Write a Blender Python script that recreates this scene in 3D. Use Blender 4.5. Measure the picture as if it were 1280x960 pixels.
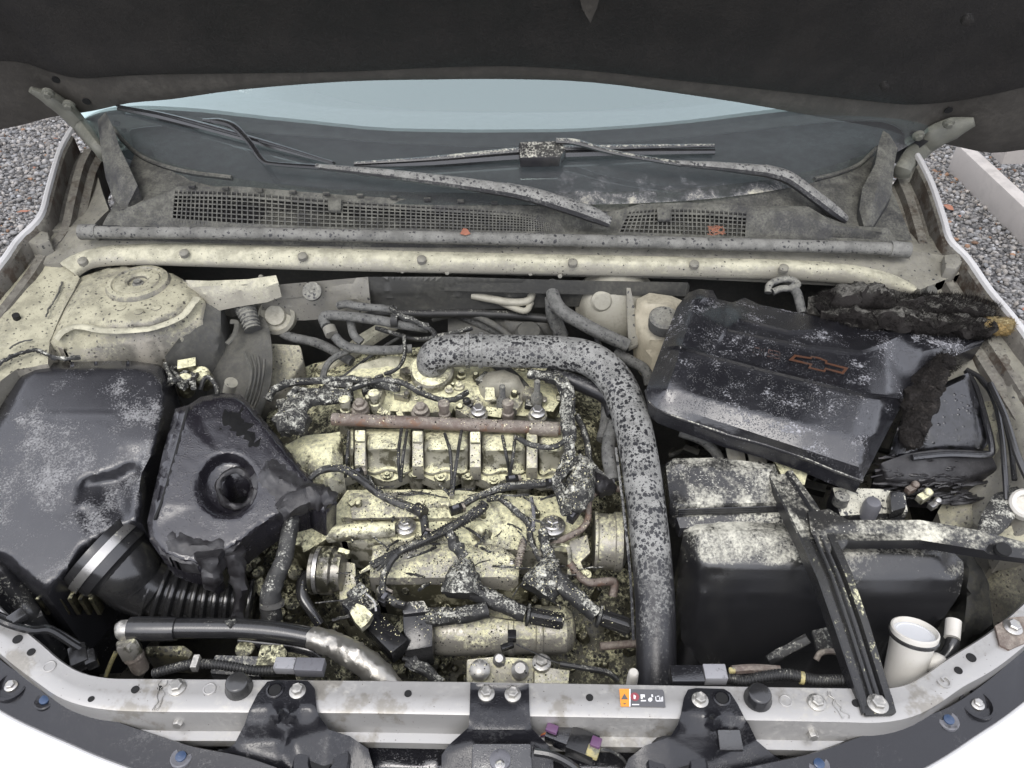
import bpy, bmesh, math, random
import numpy as np
from mathutils import Vector, Matrix, noise
from mathutils.geometry import delaunay_2d_cdt
rad = math.radians
random.seed(7)
for o in list(bpy.data.objects): bpy.data.objects.remove(o)
S = bpy.context.scene
C = S.collection

# ---------------------------------------------------------------- camera
FPX = 985.0; CAM = Vector((0.012, -0.485, 1.645)); PITCH = rad(40.4)
cam = bpy.data.cameras.new('camera'); cam.sensor_width = 36; cam.lens = FPX / 1280 * 36
cam.clip_start = 0.02; cam.clip_end = 500
camo = bpy.data.objects.new('camera', cam); C.objects.link(camo)
camo.location = CAM; camo.rotation_euler = (rad(90) - PITCH, 0, 0); S.camera = camo
# ---------------------------------------------------------------- sky, sun, exposure (bright overcast)
SUN_EL, SUN_AZ = rad(58), rad(200)            # azimuth clockwise from +Y: behind the camera, a little left
w = bpy.data.worlds.new('World'); S.world = w; w.use_nodes = True
nt = w.node_tree; nt.nodes.clear()
sky = nt.nodes.new('ShaderNodeTexSky'); sky.sky_type = 'NISHITA'; sky.sun_disc = False
sky.sun_elevation = SUN_EL; sky.sun_rotation = SUN_AZ; sky.air_density = 1.0; sky.dust_density = 4.0; sky.ozone_density = 1.0
hs = nt.nodes.new('ShaderNodeHueSaturation'); hs.inputs['Saturation'].default_value = 0.36
bg = nt.nodes.new('ShaderNodeBackground'); bg.inputs[1].default_value = 0.15
ow = nt.nodes.new('ShaderNodeOutputWorld')
mxs = nt.nodes.new('ShaderNodeMix'); mxs.data_type = 'RGBA'; mxs.inputs[0].default_value = 0.62      # even cloud deck over the clear sky
mxs.inputs[7].default_value = (7.3, 7.45, 8.3, 1)
nt.links.new(sky.outputs[0], hs.inputs['Color']); nt.links.new(hs.outputs[0], mxs.inputs[6]); nt.links.new(mxs.outputs[2], bg.inputs[0]); nt.links.new(bg.outputs[0], ow.inputs[0])
sl = bpy.data.lights.new('sun', 'SUN'); sl.energy = 0.5; sl.angle = rad(25); sl.color = (1.0, 0.96, 0.9)
so = bpy.data.objects.new('sun', sl); C.objects.link(so); so.location = (0, -1, 5)
sd = Vector((math.sin(SUN_AZ) * math.cos(SUN_EL), math.cos(SUN_AZ) * math.cos(SUN_EL), math.sin(SUN_EL)))
so.rotation_euler = sd.to_track_quat('Z', 'Y').to_euler()
S.view_settings.view_transform = 'Standard'; S.view_settings.look = 'None'
S.view_settings.exposure = 0.92; S.view_settings.gamma = 1.0
S.render.resolution_x = 1024; S.render.resolution_y = 768

# ---------------------------------------------------------------- pixel -> place helpers
FW = Vector((0, math.cos(PITCH), -math.sin(PITCH))); UP = Vector((0, math.sin(PITCH), math.cos(PITCH))); RT = Vector((1, 0, 0))
def ray(px, py): return FW + UP * ((480 - py) / FPX) + RT * ((px - 640) / FPX)
def W(px, py, z):
    d = ray(px, py); return CAM + d * ((z - CAM.z) / d.z)
def WY(px, py, y):
    d = ray(px, py); return CAM + d * ((y - CAM.y) / d.y)
def L(pts): return [W(*p) for p in pts]
def mpp(px, py, z): return (W(px, py, z) - CAM).dot(FW) / FPX      # metres per pixel there
def lin(a, b, t): return a + (b - a) * t

# ---------------------------------------------------------------- geometry: every function returns (verts, faces)
def join(*gs):
    V, Fc = [], []
    for v, f in gs:
        k = len(V); V += list(v); Fc += [tuple(i + k for i in q) for q in f]
    return V, Fc
def catmull(P, sub, closed=False):
    P = [Vector(p) for p in P]
    if sub <= 1 or len(P) < 3: return P
    n = len(P); out = []
    rng = range(n if closed else n - 1)
    for i in rng:
        p1, p2 = P[i], P[(i + 1) % n]
        p0 = P[(i - 1) % n] if (closed or i > 0) else p1 * 2 - p2
        p3 = P[(i + 2) % n] if (closed or i < n - 2) else p2 * 2 - p1
        for k in range(sub):
            t = k / sub; t2 = t * t; t3 = t2 * t
            out.append(0.5 * ((2 * p1) + (p2 - p0) * t + (2 * p0 - 5 * p1 + 4 * p2 - p3) * t2 + (3 * p1 - p0 - 3 * p2 + p3) * t3))
    if not closed: out.append(P[-1])
    return out
def tube(P, r, n=10, sub=5, caps=True, ribs=None, jit=0, flat=1.0, jf=60):
    m = len(P); rs = r if isinstance(r, (list, tuple)) else [r] * m
    Q = catmull(P, sub)
    RR = []
    for i in range(len(Q)):
        u = i / max(1, len(Q) - 1) * (m - 1); k = min(int(u), m - 2); RR.append(lin(rs[k], rs[k + 1], u - k))
    if ribs:                                                   # resample densely and modulate the radius
        pitch, amp = ribs; L_ = [0]
        for a, b in zip(Q, Q[1:]): L_.append(L_[-1] + (b - a).length)
        N = int(L_[-1] / pitch * 8) + 2; Q2, R2 = [], []; k = 0
        for i in range(N):
            s = L_[-1] * i / (N - 1)
            while k < len(L_) - 2 and L_[k + 1] < s: k += 1
            t = (s - L_[k]) / max(1e-9, L_[k + 1] - L_[k])
            Q2.append(Q[k].lerp(Q[k + 1], t)); R2.append(lin(RR[k], RR[k + 1], t) + amp * math.tanh(2.2 * math.sin(s / pitch * 2 * math.pi)))
        Q, RR = Q2, R2
    V, Fc = [], []
    t = (Q[1] - Q[0]).normalized(); nrm = t.orthogonal().normalized()
    if flat != 1.0:
        nrm = Vector((0, 0, 1)); nrm = (nrm - t * nrm.dot(t)).normalized()
    for i, q in enumerate(Q):
        t2 = (Q[min(i + 1, len(Q) - 1)] - Q[max(i - 1, 0)])
        t2 = t2.normalized() if t2.length > 1e-9 else t
        nrm = (nrm - t2 * nrm.dot(t2)).normalized(); b = t2.cross(nrm); t = t2
        for k in range(n):
            a = 2 * math.pi * k / n; rr = RR[i]
            p = q + nrm * (math.cos(a) * rr * flat) + b * (math.sin(a) * rr)
            if jit: p = p + noise.noise_vector(p * jf) * jit + noise.noise_vector(p * jf * 3.1) * jit * .5
            V.append(p)
    for i in range(len(Q) - 1):
        for k in range(n):
            a, b_ = i * n + k, i * n + (k + 1) % n; Fc.append((a, b_, b_ + n, a + n))
    if caps: Fc.append(tuple(range(n - 1, -1, -1))); Fc.append(tuple((len(Q) - 1) * n + k for k in range(n)))
    return V, Fc
def frame(axis):
    z = Vector(axis).normalized(); x = z.orthogonal().normalized() if abs(z.z) < .9 else Vector((1, 0, 0)); x = (x - z * x.dot(z)).normalized()
    return x, z.cross(x), z
def lathe(c, axis, prof, n=24, a0=0, caps=True):
    x, y, z = frame(axis); c = Vector(c); V, Fc = [], []
    for r, h in prof:
        for k in range(n):
            a = a0 + 2 * math.pi * k / n; V.append(c + x * (r * math.cos(a)) + y * (r * math.sin(a)) + z * h)
    for i in range(len(prof) - 1):
        for k in range(n):
            a, b = i * n + k, i * n + (k + 1) % n; Fc.append((a, b, b + n, a + n))
    if caps: Fc.append(tuple(range(n - 1, -1, -1))); Fc.append(tuple((len(prof) - 1) * n + k for k in range(n)))
    return V, Fc
def bolt(c, r, axis=(0, 0, 1), h=None):
    h = h or r * .9; a0 = random.random()
    return join(lathe(c, axis, [(r * 1.45, -r * .6), (r * 1.45, r * .12), (r * 1.15, r * .32)], 18), lathe(c, axis, [(r, .0), (r, h), (r * .82, h * 1.15)], 6, a0))
def box(c, s, rz=0, rx=0, ry=0):
    M = Matrix.Translation(Vector(c)) @ Matrix.Rotation(rz, 4, 'Z') @ Matrix.Rotation(rx, 4, 'X') @ Matrix.Rotation(ry, 4, 'Y')
    V = [M @ Vector((i * s[0] / 2, j * s[1] / 2, k * s[2] / 2)) for k in (-1, 1) for j in (-1, 1) for i in (-1, 1)]
    return V, [(0, 2, 3, 1), (4, 5, 7, 6), (0, 1, 5, 4), (2, 6, 7, 3), (0, 4, 6, 2), (1, 3, 7, 5)]
def prism(P, dv, flare=1.0):
    P = [Vector(p) for p in P]; n = len(P)
    dv = Vector((0, 0, -dv)) if not hasattr(dv, '__len__') else Vector(dv)
    a = sum(((P[i].x * P[(i + 1) % n].y - P[(i + 1) % n].x * P[i].y) for i in range(n)))
    if a < 0: P = P[::-1]
    c = sum(P, Vector()) / n
    B = [c + (p - c) * flare + dv for p in P]
    return P + B, [tuple(range(n)), tuple(range(2 * n - 1, n - 1, -1))] + [(i, i + n, (i + 1) % n + n, (i + 1) % n) for i in range(n)]
def loft(rows, su=1, sv=1, cu=False):
    R = [catmull(r, su, cu) for r in rows]
    if sv > 1:
        cols = [catmull(list(c), sv) for c in zip(*R)]; R = [list(r) for r in zip(*cols)]
    n = len(R[0]); V = [p for r in R for p in r]; Fc = []
    for i in range(len(R) - 1):
        for k in range(n if cu else n - 1):
            a, b = i * n + k, i * n + (k + 1) % n; Fc.append((a, b, b + n, a + n))
    return V, Fc
def inside(x, y, poly):
    c = False; n = len(poly); j = n - 1
    for i in range(n):
        xi, yi = poly[i][0], poly[i][1]; xj, yj = poly[j][0], poly[j][1]
        if (yi > y) != (yj > y) and x < (xj - xi) * (y - yi) / (yj - yi) + xi: c = not c
        j = i
    return c
def dens(poly, step, closed=True):
    out = []; n = len(poly)
    for i in range(n if closed else n - 1):
        a, b = poly[i], poly[(i + 1) % n]; d = math.hypot(a[0] - b[0], a[1] - b[1]); k = max(1, int(d / step))
        for j in range(k): out.append(tuple(lin(a[q], b[q], j / k) for q in range(3)))
    if not closed: out.append(tuple(poly[-1]))
    return out
def relief(outline, lines=(), thick=.03, step=8, smooth=2, disp=0, df=40, holes=(), skirt=None, soft=False, tilt=None):
    """A shell whose top follows height lines (px, py, z): constrained triangulation, refined, smoothed, with side walls."""
    if tilt:
        tl = lambda q: [(x, y, z + (tilt[0] - y) * tilt[1]) for x, y, z in q]
        outline = tl(outline); lines = [tl(q) for q in lines]; holes = [tl(q) for q in holes]
    o = dens(outline, step); pts = list(o); edges = [(i, (i + 1) % len(o)) for i in range(len(o))]
    for ln in lines:
        d = dens(ln, step, False); k = len(pts); pts += d; edges += [(k + i, k + i + 1) for i in range(len(d) - 1)]
    hs_ = []
    for h in holes:
        d = dens(h, step); k = len(pts); pts += d; edges += [(k + i, k + (i + 1) % len(d)) for i in range(len(d))]; hs_.append(d)
    P = np.array(pts, dtype=float)
    xs = [p[0] for p in o]; ys = [p[1] for p in o]; y = min(ys) + step / 2; row = 0; extra = []
    while y < max(ys):
        x = min(xs) + (step / 2 if row % 2 else 0)
        while x < max(xs):
            if inside(x, y, o) and not any(inside(x, y, h) for h in hs_):
                d2 = (P[:, 0] - x) ** 2 + (P[:, 1] - y) ** 2
                if d2.min() > (step * .55) ** 2: extra.append((x, y))
            x += step
        y += step * .87; row += 1
    # heights of the extra points: linear on the triangulation of the lines
    v2 = [Vector((p[0], p[1])) for p in pts]
    if extra:
        ov, oe, of, ovs, _, _ = delaunay_2d_cdt(v2, edges, [], 0, 1e-5)
        zo = [pts[s[0]][2] if s else None for s in ovs]
        for i, z in enumerate(zo):
            if z is None: zo[i] = float(pts[int(((P[:, 0] - ov[i][0]) ** 2 + (P[:, 1] - ov[i][1]) ** 2).argmin())][2])
        T = np.array([f[:3] for f in of]); OV = np.array([(q[0], q[1]) for q in ov]); ZO = np.array(zo)
        A, B, Cc = OV[T[:, 0]], OV[T[:, 1]], OV[T[:, 2]]
        den = (B[:, 1] - Cc[:, 1]) * (A[:, 0] - Cc[:, 0]) + (Cc[:, 0] - B[:, 0]) * (A[:, 1] - Cc[:, 1]); den[abs(den) < 1e-12] = 1e-12
        for (x, y) in extra:
            l1 = ((B[:, 1] - Cc[:, 1]) * (x - Cc[:, 0]) + (Cc[:, 0] - B[:, 0]) * (y - Cc[:, 1])) / den
            l2 = ((Cc[:, 1] - A[:, 1]) * (x - Cc[:, 0]) + (A[:, 0] - Cc[:, 0]) * (y - Cc[:, 1])) / den
            l3 = 1 - l1 - l2; k = int(np.minimum(np.minimum(l1, l2), l3).argmax()); t = T[k]
            pts.append((x, y, float(l1[k] * ZO[t[0]] + l2[k] * ZO[t[1]] + l3[k] * ZO[t[2]])))
    v2 = [Vector((p[0], p[1])) for p in pts]
    ov, oe, of, ovs, _, _ = delaunay_2d_cdt(v2, edges, [], 0, 1e-5)
    zz = [pts[s[0]][2] if s else None for s in ovs]
    PP = np.array([(p[0], p[1]) for p in pts])
    for i, z in enumerate(zz):
        if z is None: zz[i] = pts[int(((PP[:, 0] - ov[i][0]) ** 2 + (PP[:, 1] - ov[i][1]) ** 2).argmin())][2]
    fs = []
    for f in of:
        cx = sum(ov[i][0] for i in f) / len(f); cy = sum(ov[i][1] for i in f) / len(f)
        if inside(cx, cy, o) and not any(inside(cx, cy, h) for h in hs_): fs.append(tuple(f))
    use = sorted({i for f in fs for i in f}); mp = {u: k for k, u in enumerate(use)}
    px = [(ov[u][0], ov[u][1], zz[u]) for u in use]; fs = [tuple(mp[i] for i in f) for f in fs]
    cnt = {}
    for f in fs:
        for a, b in zip(f, f[1:] + f[:1]): cnt.setdefault((min(a, b), max(a, b)), []).append((a, b))
    bnd = {v for e, l in cnt.items() if len(l) == 1 for v in e}
    nb = {}
    for a, b in cnt: nb.setdefault(a, []).append(b); nb.setdefault(b, []).append(a)
    Z = [p[2] for p in px]
    for _ in range(smooth):
        Z = [z if (i in bnd and not soft) else .5 * z + .5 * sum(Z[j] for j in nb[i]) / len(nb[i]) for i, z in enumerate(Z)]
    V = [W(p[0], p[1], z) for p, z in zip(px, Z)]
    if disp: V = [v + Vector((0, 0, 1)) * (disp * (noise.noise(v * df) + .5 * noise.noise(v * df * 2.7))) + noise.noise_vector(v * df * 1.3) * disp * .4 for v in V]
    # orient up
    F2 = []
    for f in fs:
        n = (V[f[1]] - V[f[0]]).cross(V[f[2]] - V[f[0]]); F2.append(f if n.dot(CAM - V[f[0]]) >= 0 else f[::-1])
    k = len(V); c = sum(V, Vector()) / max(1, len(V)); sk = skirt or 1.0
    be = set()
    for f in F2:
        for a, b in zip(f, f[1:] + f[:1]): be.add((a, b))
    bl = [(a, b) for a, b in be if (b, a) not in be]
    bid = {}
    for a, b in bl:
        for v in (a, b):
            if v not in bid:
                q = V[v]; bid[v] = len(V); V.append(Vector((c.x + (q.x - c.x) * sk, c.y + (q.y - c.y) * sk, q.z - thick)))
    for a, b in bl: F2.append((a, bid[a], bid[b], b))
    return V, F2

OFF = {}
def mk(name, g, mat, parent=None, bevel=0, ang=38, kind=None, label=None, cat=None, group=None, loc=None, flat=False, seg=2):
    V, Fc = g
    if parent is not None: off = OFF[parent]
    elif loc is not None: off = Vector(loc)
    else:
        xs = [v[0] for v in V]; ys = [v[1] for v in V]; off = Vector(((min(xs) + max(xs)) / 2, (min(ys) + max(ys)) / 2, min(v[2] for v in V)))
    me = bpy.data.meshes.new(name)
    me.from_pydata([(v[0] - off.x, v[1] - off.y, v[2] - off.z) for v in V], [], Fc)
    bm = bmesh.new(); bm.from_mesh(me)
    bmesh.ops.recalc_face_normals(bm, faces=bm.faces)
    if bevel:
        es = [e for e in bm.edges if len(e.link_faces) == 2 and e.calc_face_angle(0) > rad(28)]
        bmesh.ops.bevel(bm, geom=es, offset=bevel, segments=seg, profile=.6, affect='EDGES', clamp_overlap=True)
    bm.to_mesh(me); bm.free()
    if not flat: me.shade_smooth(); me.set_sharp_from_angle(angle=rad(ang))
    me.materials.append(M[mat]); o = bpy.data.objects.new(name, me); C.objects.link(o)
    if parent is not None: o.parent = parent
    else: o.location = off
    OFF[o] = off
    if label: o['label'] = label
    if cat: o['category'] = cat
    if group: o['group'] = group
    if kind: o['kind'] = kind
    return o
def thing(name, label, cat, loc, group=None):
    o = bpy.data.objects.new(name, None); C.objects.link(o); o.location = loc; o.empty_display_size = .03
    o['label'] = label; o['category'] = cat
    if group: o['group'] = group
    OFF[o] = Vector(loc); return o

# ---------------------------------------------------------------- materials
M = {}
class NG:
    def __init__(s, name):
        s.m = bpy.data.materials.new(name); s.m.use_nodes = True; s.t = s.m.node_tree; s.t.nodes.clear(); M[name] = s.m
        s.out = s.n('ShaderNodeOutputMaterial'); s.tc = s.n('ShaderNodeTexCoord')
    def n(s, k, **kw):
        o = s.t.nodes.new(k)
        for a, b in kw.items(): setattr(o, a, b)
        return o
    def l(s, a, b): s.t.links.new(a, b)
    def noise(s, scale, detail=5, rough=.6, dist=0, vec=None):
        o = s.n('ShaderNodeTexNoise'); o.inputs['Scale'].default_value = scale; o.inputs['Detail'].default_value = detail
        o.inputs['Roughness'].default_value = rough; o.inputs['Distortion'].default_value = dist
        s.l(vec or s.tc.outputs['Object'], o.inputs['Vector']); return o.outputs[0]
    def vor(s, scale, vec=None, feat='F1', rnd=1.0):
        o = s.n('ShaderNodeTexVoronoi'); o.feature = feat; o.inputs['Scale'].default_value = scale; o.inputs['Randomness'].default_value = rnd
        s.l(vec or s.tc.outputs['Object'], o.inputs['Vector']); return o
    def math(s, op, a, b=0, clamp=False):
        o = s.n('ShaderNodeMath', operation=op); o.use_clamp = clamp
        for i, x in enumerate((a, b)):
            if hasattr(x, 'links'): s.l(x, o.inputs[i])
            else: o.inputs[i].default_value = x
        return o.outputs[0]
    def step(s, v, lo, hi):
        o = s.n('ShaderNodeMapRange'); o.interpolation_type = 'SMOOTHSTEP'; s.l(v, o.inputs[0])
        o.inputs[1].default_value = lo; o.inputs[2].default_value = hi; return o.outputs[0]
    def mix(s, f, a, b):
        o = s.n('ShaderNodeMix', data_type='RGBA'); 
        if hasattr(f, 'links'): s.l(f, o.inputs[0])
        else: o.inputs[0].default_value = f
        for x, i in ((a, 6), (b, 7)):
            if hasattr(x, 'links'): s.l(x, o.inputs[i])
            else: o.inputs[i].default_value = (*x, 1)
        return o.outputs[2]
    def fmix(s, f, a, b):
        o = s.n('ShaderNodeMix', data_type='FLOAT')
        s.l(f, o.inputs[0])
        for x, i in ((a, 2), (b, 3)):
            if hasattr(x, 'links'): s.l(x, o.inputs[i])
            else: o.inputs[i].default_value = x
        return o.outputs[0]
    def warp(s, scale, amt):
        nz = s.n('ShaderNodeTexNoise'); nz.inputs['Scale'].default_value = scale; nz.inputs['Detail'].default_value = 3; s.l(s.tc.outputs['Object'], nz.inputs['Vector'])
        sub = s.n('ShaderNodeVectorMath', operation='MULTIPLY_ADD'); s.l(nz.outputs[1], sub.inputs[0]); sub.inputs[1].default_value = (amt,) * 3
        s.l(s.tc.outputs['Object'], sub.inputs[2]); return sub.outputs[0]

def grime(name, base, rough=.5, metal=0, pow=(.62, .6, .5), amt=.3, sc=14, soft=.06, fine=160, up=.25,
          spots=0, spotcol=(.03, .03, .032), spotsc=90, drops=0, bump=.25, tint=None, tintamt=.5, prough=.92, wear=.25, spec=.5, film=.10, pdark=.62, lw=.52, zf=None):
    """Bare surface, with dry powder lying on it in patches and (spots) holes washed or burnt into the powder."""
    g = NG(name); b = g.n('ShaderNodeBsdfPrincipled'); g.l(b.outputs[0], g.out.inputs[0])
    n1 = g.noise(sc, 7, .68, .4); n2 = g.noise(fine, 5, .7)
    geo = g.n('ShaderNodeNewGeometry'); sep = g.n('ShaderNodeSeparateXYZ'); g.l(geo.outputs['Normal'], sep.inputs[0])
    upz = g.math('MULTIPLY', g.math('SUBTRACT', sep.outputs[2], .65), up * .42)
    v = g.math('ADD', g.math('ADD', g.math('MULTIPLY', n1, lw), g.math('MULTIPLY', n2, 1 - lw)), upz)
    if zf:                                                      # less dust has settled towards the lower end
        so_ = g.n('ShaderNodeSeparateXYZ'); g.l(g.tc.outputs['Object'], so_.inputs[0])
        v = g.math('SUBTRACT', v, g.math('MULTIPLY', g.math('SUBTRACT', 1, g.step(so_.outputs[2], zf[0], zf[1])), zf[2]))
    t = .70 - .42 * amt
    mask = g.step(v, t - soft, t + soft)
    if amt <= 0: mask = g.math('MULTIPLY', mask, 0)
    bc = g.mix(g.math('MULTIPLY', g.noise(sc * 2.3, 6, .7), wear), base, tuple(min(1, x * 1.7 + .004) for x in base))
    if tint: bc = g.mix(g.step(g.noise(sc * 1.4, 5, .65), .62 - .3 * tintamt, .70 - .25 * tintamt), bc, tint)
    pc = g.mix(g.step(g.noise(sc * 4, 5, .7), .35, .62), tuple(x * pdark for x in pow), pow)
    if film:                                                    # thin settled film under the heaps
        fm = g.math('MULTIPLY', g.step(g.math('ADD', g.noise(sc * .6, 4), upz), .35, .75), film); bc = g.mix(fm, bc, pc)
    col = g.mix(mask, bc, pc)
    ro = g.fmix(mask, g.fmix(g.noise(sc * 3, 4), rough * .7, min(1, rough * 1.3)), prough); me = g.fmix(mask, metal, 0.0)
    if spots:
        vo = g.vor(spotsc, g.warp(spotsc * 1.6, .9 / spotsc)); vo2 = g.vor(spotsc * 2.6, g.warp(spotsc * 3, .5 / spotsc))
        lim = g.math('MULTIPLY', g.step(g.noise(sc * 1.3, 3), .12, .55), .95 * spots)
        r1 = g.n('ShaderNodeSeparateColor'); g.l(vo.outputs[1], r1.inputs[0]); r2 = g.n('ShaderNodeSeparateColor'); g.l(vo2.outputs[1], r2.inputs[0])
        sp = g.step(g.math('SUBTRACT', g.math('MULTIPLY', lim, g.math('ADD', g.math('MULTIPLY', r1.outputs[0], 1.1), .25)), vo.outputs[0]), -.05, .06)
        sp2 = g.step(g.math('SUBTRACT', g.math('MULTIPLY', lim, r2.outputs[0]), vo2.outputs[0]), -.03, .05)
        sp = g.math('MAXIMUM', sp, sp2)
        col = g.mix(sp, col, spotcol); ro = g.fmix(sp, ro, rough)
    g.l(col, b.inputs['Base Color']); g.l(ro, b.inputs['Roughness']); g.l(me, b.inputs['Metallic'])
    b.inputs['Specular IOR Level'].default_value = spec
    h = g.math('ADD', g.math('MULTIPLY', mask, .8), g.math('MULTIPLY', g.noise(fine * 3, 3), .5))
    h = g.math('ADD', h, g.math('MULTIPLY', g.math('MULTIPLY', n2, mask), 1.2))
    if drops:
        dv = g.vor(drops); dm = g.step(g.math('MULTIPLY', dv.outputs[0], -1), -.34, -.1)
        dz = g.step(g.noise(drops * .13, 3), .42, .6); h = g.math('ADD', h, g.math('MULTIPLY', g.math('MULTIPLY', dm, dz), 2.5))
    bp = g.n('ShaderNodeBump'); bp.inputs['Strength'].default_value = bump; bp.inputs['Distance'].default_value = .0012
    g.l(h, bp.inputs['Height']); g.l(bp.outputs[0], b.inputs['Normal'])
    return g

YP = (.87, .84, .55); GP = (.42, .41, .38); WP = (.60, .585, .49)
grime('black_wet', (.010, .010, .012), 0.14, pow=WP, amt=.04, sc=9, drops=420, bump=.3, spec=1.0, film=0.03)
grime('black_cover', (.010, .010, .012), 0.11, pow=(0.4, 0.4, 0.42), amt=0.21, sc=20, fine=300, soft=0.06, drops=380, bump=.4, up=.1, spec=1.0, film=0.03, lw=0.58)
grime('black_clean', (.012, .012, .013), 0.14, pow=WP, amt=.05, sc=20, drops=520, bump=.2, up=0, spec=0.5, film=0.03)
grime('black_powder', (.014, .014, .016), .3, pow=WP, amt=.55, sc=17, fine=210, soft=.045, up=.5, spots=.4, spotsc=120)
grime('black_dusted', (.016, .016, .018), 0.24, pow=WP, amt=.30, sc=15, fine=240, soft=.05, up=.35, spec=0.6)
grime('battery_black', (.012, .012, .013), 0.2, pow=WP, amt=0.22, sc=10, fine=260, soft=0.08, up=0.75, bump=.35, spec=0.8, film=0.06, lw=0.68)
grime('battery_top', (.012, .012, .013), 0.24, pow=WP, amt=0.42, sc=11, fine=240, soft=0.07, up=0.1, bump=.35, spec=0.6, lw=0.68)
grime('airbox', (0.018, 0.018, 0.021), 0.18, pow=(0.3, 0.3, 0.3), amt=0.24, sc=8, fine=330, soft=0.06, up=.3, bump=.35, wear=0.1, tint=(0.01, 0.01, 0.011), tintamt=0.12, spec=0.9, film=0.06, lw=0.62)
grime('pipe_grey', (0.016, 0.016, 0.018), 0.3, pow=(0.26, 0.26, 0.245), amt=.95, sc=10, soft=0.08, spots=0.55, spotcol=(.02, .02, .022), spotsc=165, up=.3, zf=(0.12, 0.28, 0.26), film=0, fine=280)
grime('hose_grey', (.04, .04, .04), .5, pow=(0.15, 0.15, 0.14), amt=.8, sc=20, soft=.15, spots=.3, spotsc=140)
grime('cowl_grey', (0.018, 0.018, 0.02), .55, pow=(0.15, 0.148, 0.125), amt=0.5, sc=9, soft=.14, spots=0.2, spotsc=150, bump=.2, fine=260, pdark=0.5)
grime('seal_grey', (.05, .05, .05), .5, pow=(0.21, 0.208, 0.19), amt=.8, sc=8, soft=.2, spots=.3, spotsc=120)
grime('tan_beam', (0.3, 0.285, 0.24), .45, pow=(0.51, 0.49, 0.37), amt=.72, sc=9, soft=.12, spots=0.18, spotsc=150, up=.5)
grime('tan_paint', (0.25, 0.232, 0.195), .45, pow=(0.42, 0.4, 0.29), amt=0.5, sc=7, soft=0.1, spots=0.26, spotsc=130, up=.6, spotcol=(.06, .055, .045), tint=(0.15, 0.143, 0.122), tintamt=0.75)
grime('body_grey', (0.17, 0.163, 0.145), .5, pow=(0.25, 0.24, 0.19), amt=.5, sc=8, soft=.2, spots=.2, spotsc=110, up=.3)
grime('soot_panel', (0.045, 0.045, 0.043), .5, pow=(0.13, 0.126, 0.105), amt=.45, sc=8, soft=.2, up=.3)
grime('dark_gap', (0.01, 0.01, 0.009), .6, pow=(0.05, 0.048, 0.036), amt=.32, sc=14, soft=.1, up=.4)
grime('cream', (0.27, 0.26, 0.21), .42, .15, pow=YP, amt=0.42, sc=30, fine=170, soft=0.07, up=0.7, spots=0.16, spotsc=190, spotcol=(.07, .065, .05), tint=(0.085, 0.08, 0.055), tintamt=0.5, bump=.4, pdark=0.6, lw=0.6)
grime('cream_dirty', (0.2, 0.19, 0.13), .4, .2, pow=YP, amt=0.4, sc=34, fine=150, soft=.06, up=0.9, spots=0.2, spotsc=190, spotcol=(.03, .03, .025), tint=(.045, .042, .025), tintamt=0.8, bump=.45, pdark=0.6)
grime('alu_grey', (.30, .285, .25), .38, .55, pow=YP, amt=0.36, sc=20, fine=200, soft=.08, up=.3, spots=.22, spotsc=190)
grime('alu_dark', (.20, .19, .17), .35, .6, pow=YP, amt=.22, sc=22, fine=150, soft=.08, up=.3, tint=(.05, .048, .035), tintamt=.5)
grime('rust', (0.12, 0.09, 0.075), .55, .2, pow=(0.27, 0.235, 0.2), amt=0.46, sc=30, fine=200, soft=.1, up=.3, tint=(0.15, 0.085, 0.055), tintamt=0.25)
grime('rust_bolt', (0.16, 0.135, 0.115), .5, .3, pow=(0.33, 0.3, 0.25), amt=.45, sc=60, fine=250, soft=.1)
grime('steel', (.42, .41, .39), .3, .85, pow=YP, amt=.16, sc=60, fine=200, soft=.08, film=0)
grime('zinc', (.34, .33, .305), .34, .75, pow=(.7, .68, .62), amt=.25, sc=50, soft=.1, bump=.1, film=0)
grime('loom', (0.016, 0.016, 0.016), .5, pow=(0.5, 0.49, 0.42), amt=0.2, sc=30, fine=300, soft=.06, up=.35, bump=.5, film=0.04)
grime('loom_ash', (0.016, 0.016, 0.016), .6, pow=(0.6, 0.595, 0.52), amt=0.3, sc=45, fine=340, soft=0.05, up=.3, bump=0.5, film=0.05)
grime('ash', (0.018, 0.018, 0.018), .7, pow=(0.66, 0.655, 0.57), amt=0.4, sc=80, fine=360, soft=0.05, up=.2, bump=.9, film=0.05, lw=0.6)
grime('burnt', (.013, .012, .013), .35, pow=(.4, .4, .4), amt=.10, sc=60, fine=240, soft=.06, up=.1, bump=1.0)
grime('rubber', (.016, .016, .017), 0.2, pow=WP, amt=.05, sc=30, up=.1, bump=.12, spec=0.8, film=0.03)
grime('silver', (.37, .362, .345), .34, .5, spots=.10, spotsc=170, spotcol=(.10, .085, .07), pow=(0.55, 0.53, 0.46), amt=0.1, sc=9, soft=.15, up=.1, bump=.06, wear=.04, tint=(0.26, 0.245, 0.215), tintamt=0.3, film=0)
grime('white_paint', (.80, .80, .80), .25, pow=(.7, .7, .68), amt=0, sc=8, up=0, bump=.03, wear=.0, film=0)
grime('trim_black', (0.01, 0.01, 0.012), 0.2, pow=(0.12, 0.12, 0.12), amt=0.06, sc=11, soft=.14, drops=460, bump=.2, up=0, spec=0.55, film=0, lw=0.6)
grime('hood_dark', (0.004, 0.004, 0.004), 0.42, pow=(0.022, 0.019, 0.016), amt=0.32, sc=3.2, soft=0.2, up=-.2, bump=.4, spec=0.5)
grime('hood_lip', (0.038, 0.034, 0.029), .55, pow=(0.085, 0.078, 0.066), amt=.40, sc=11, soft=.2, up=0, bump=.2)
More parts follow.
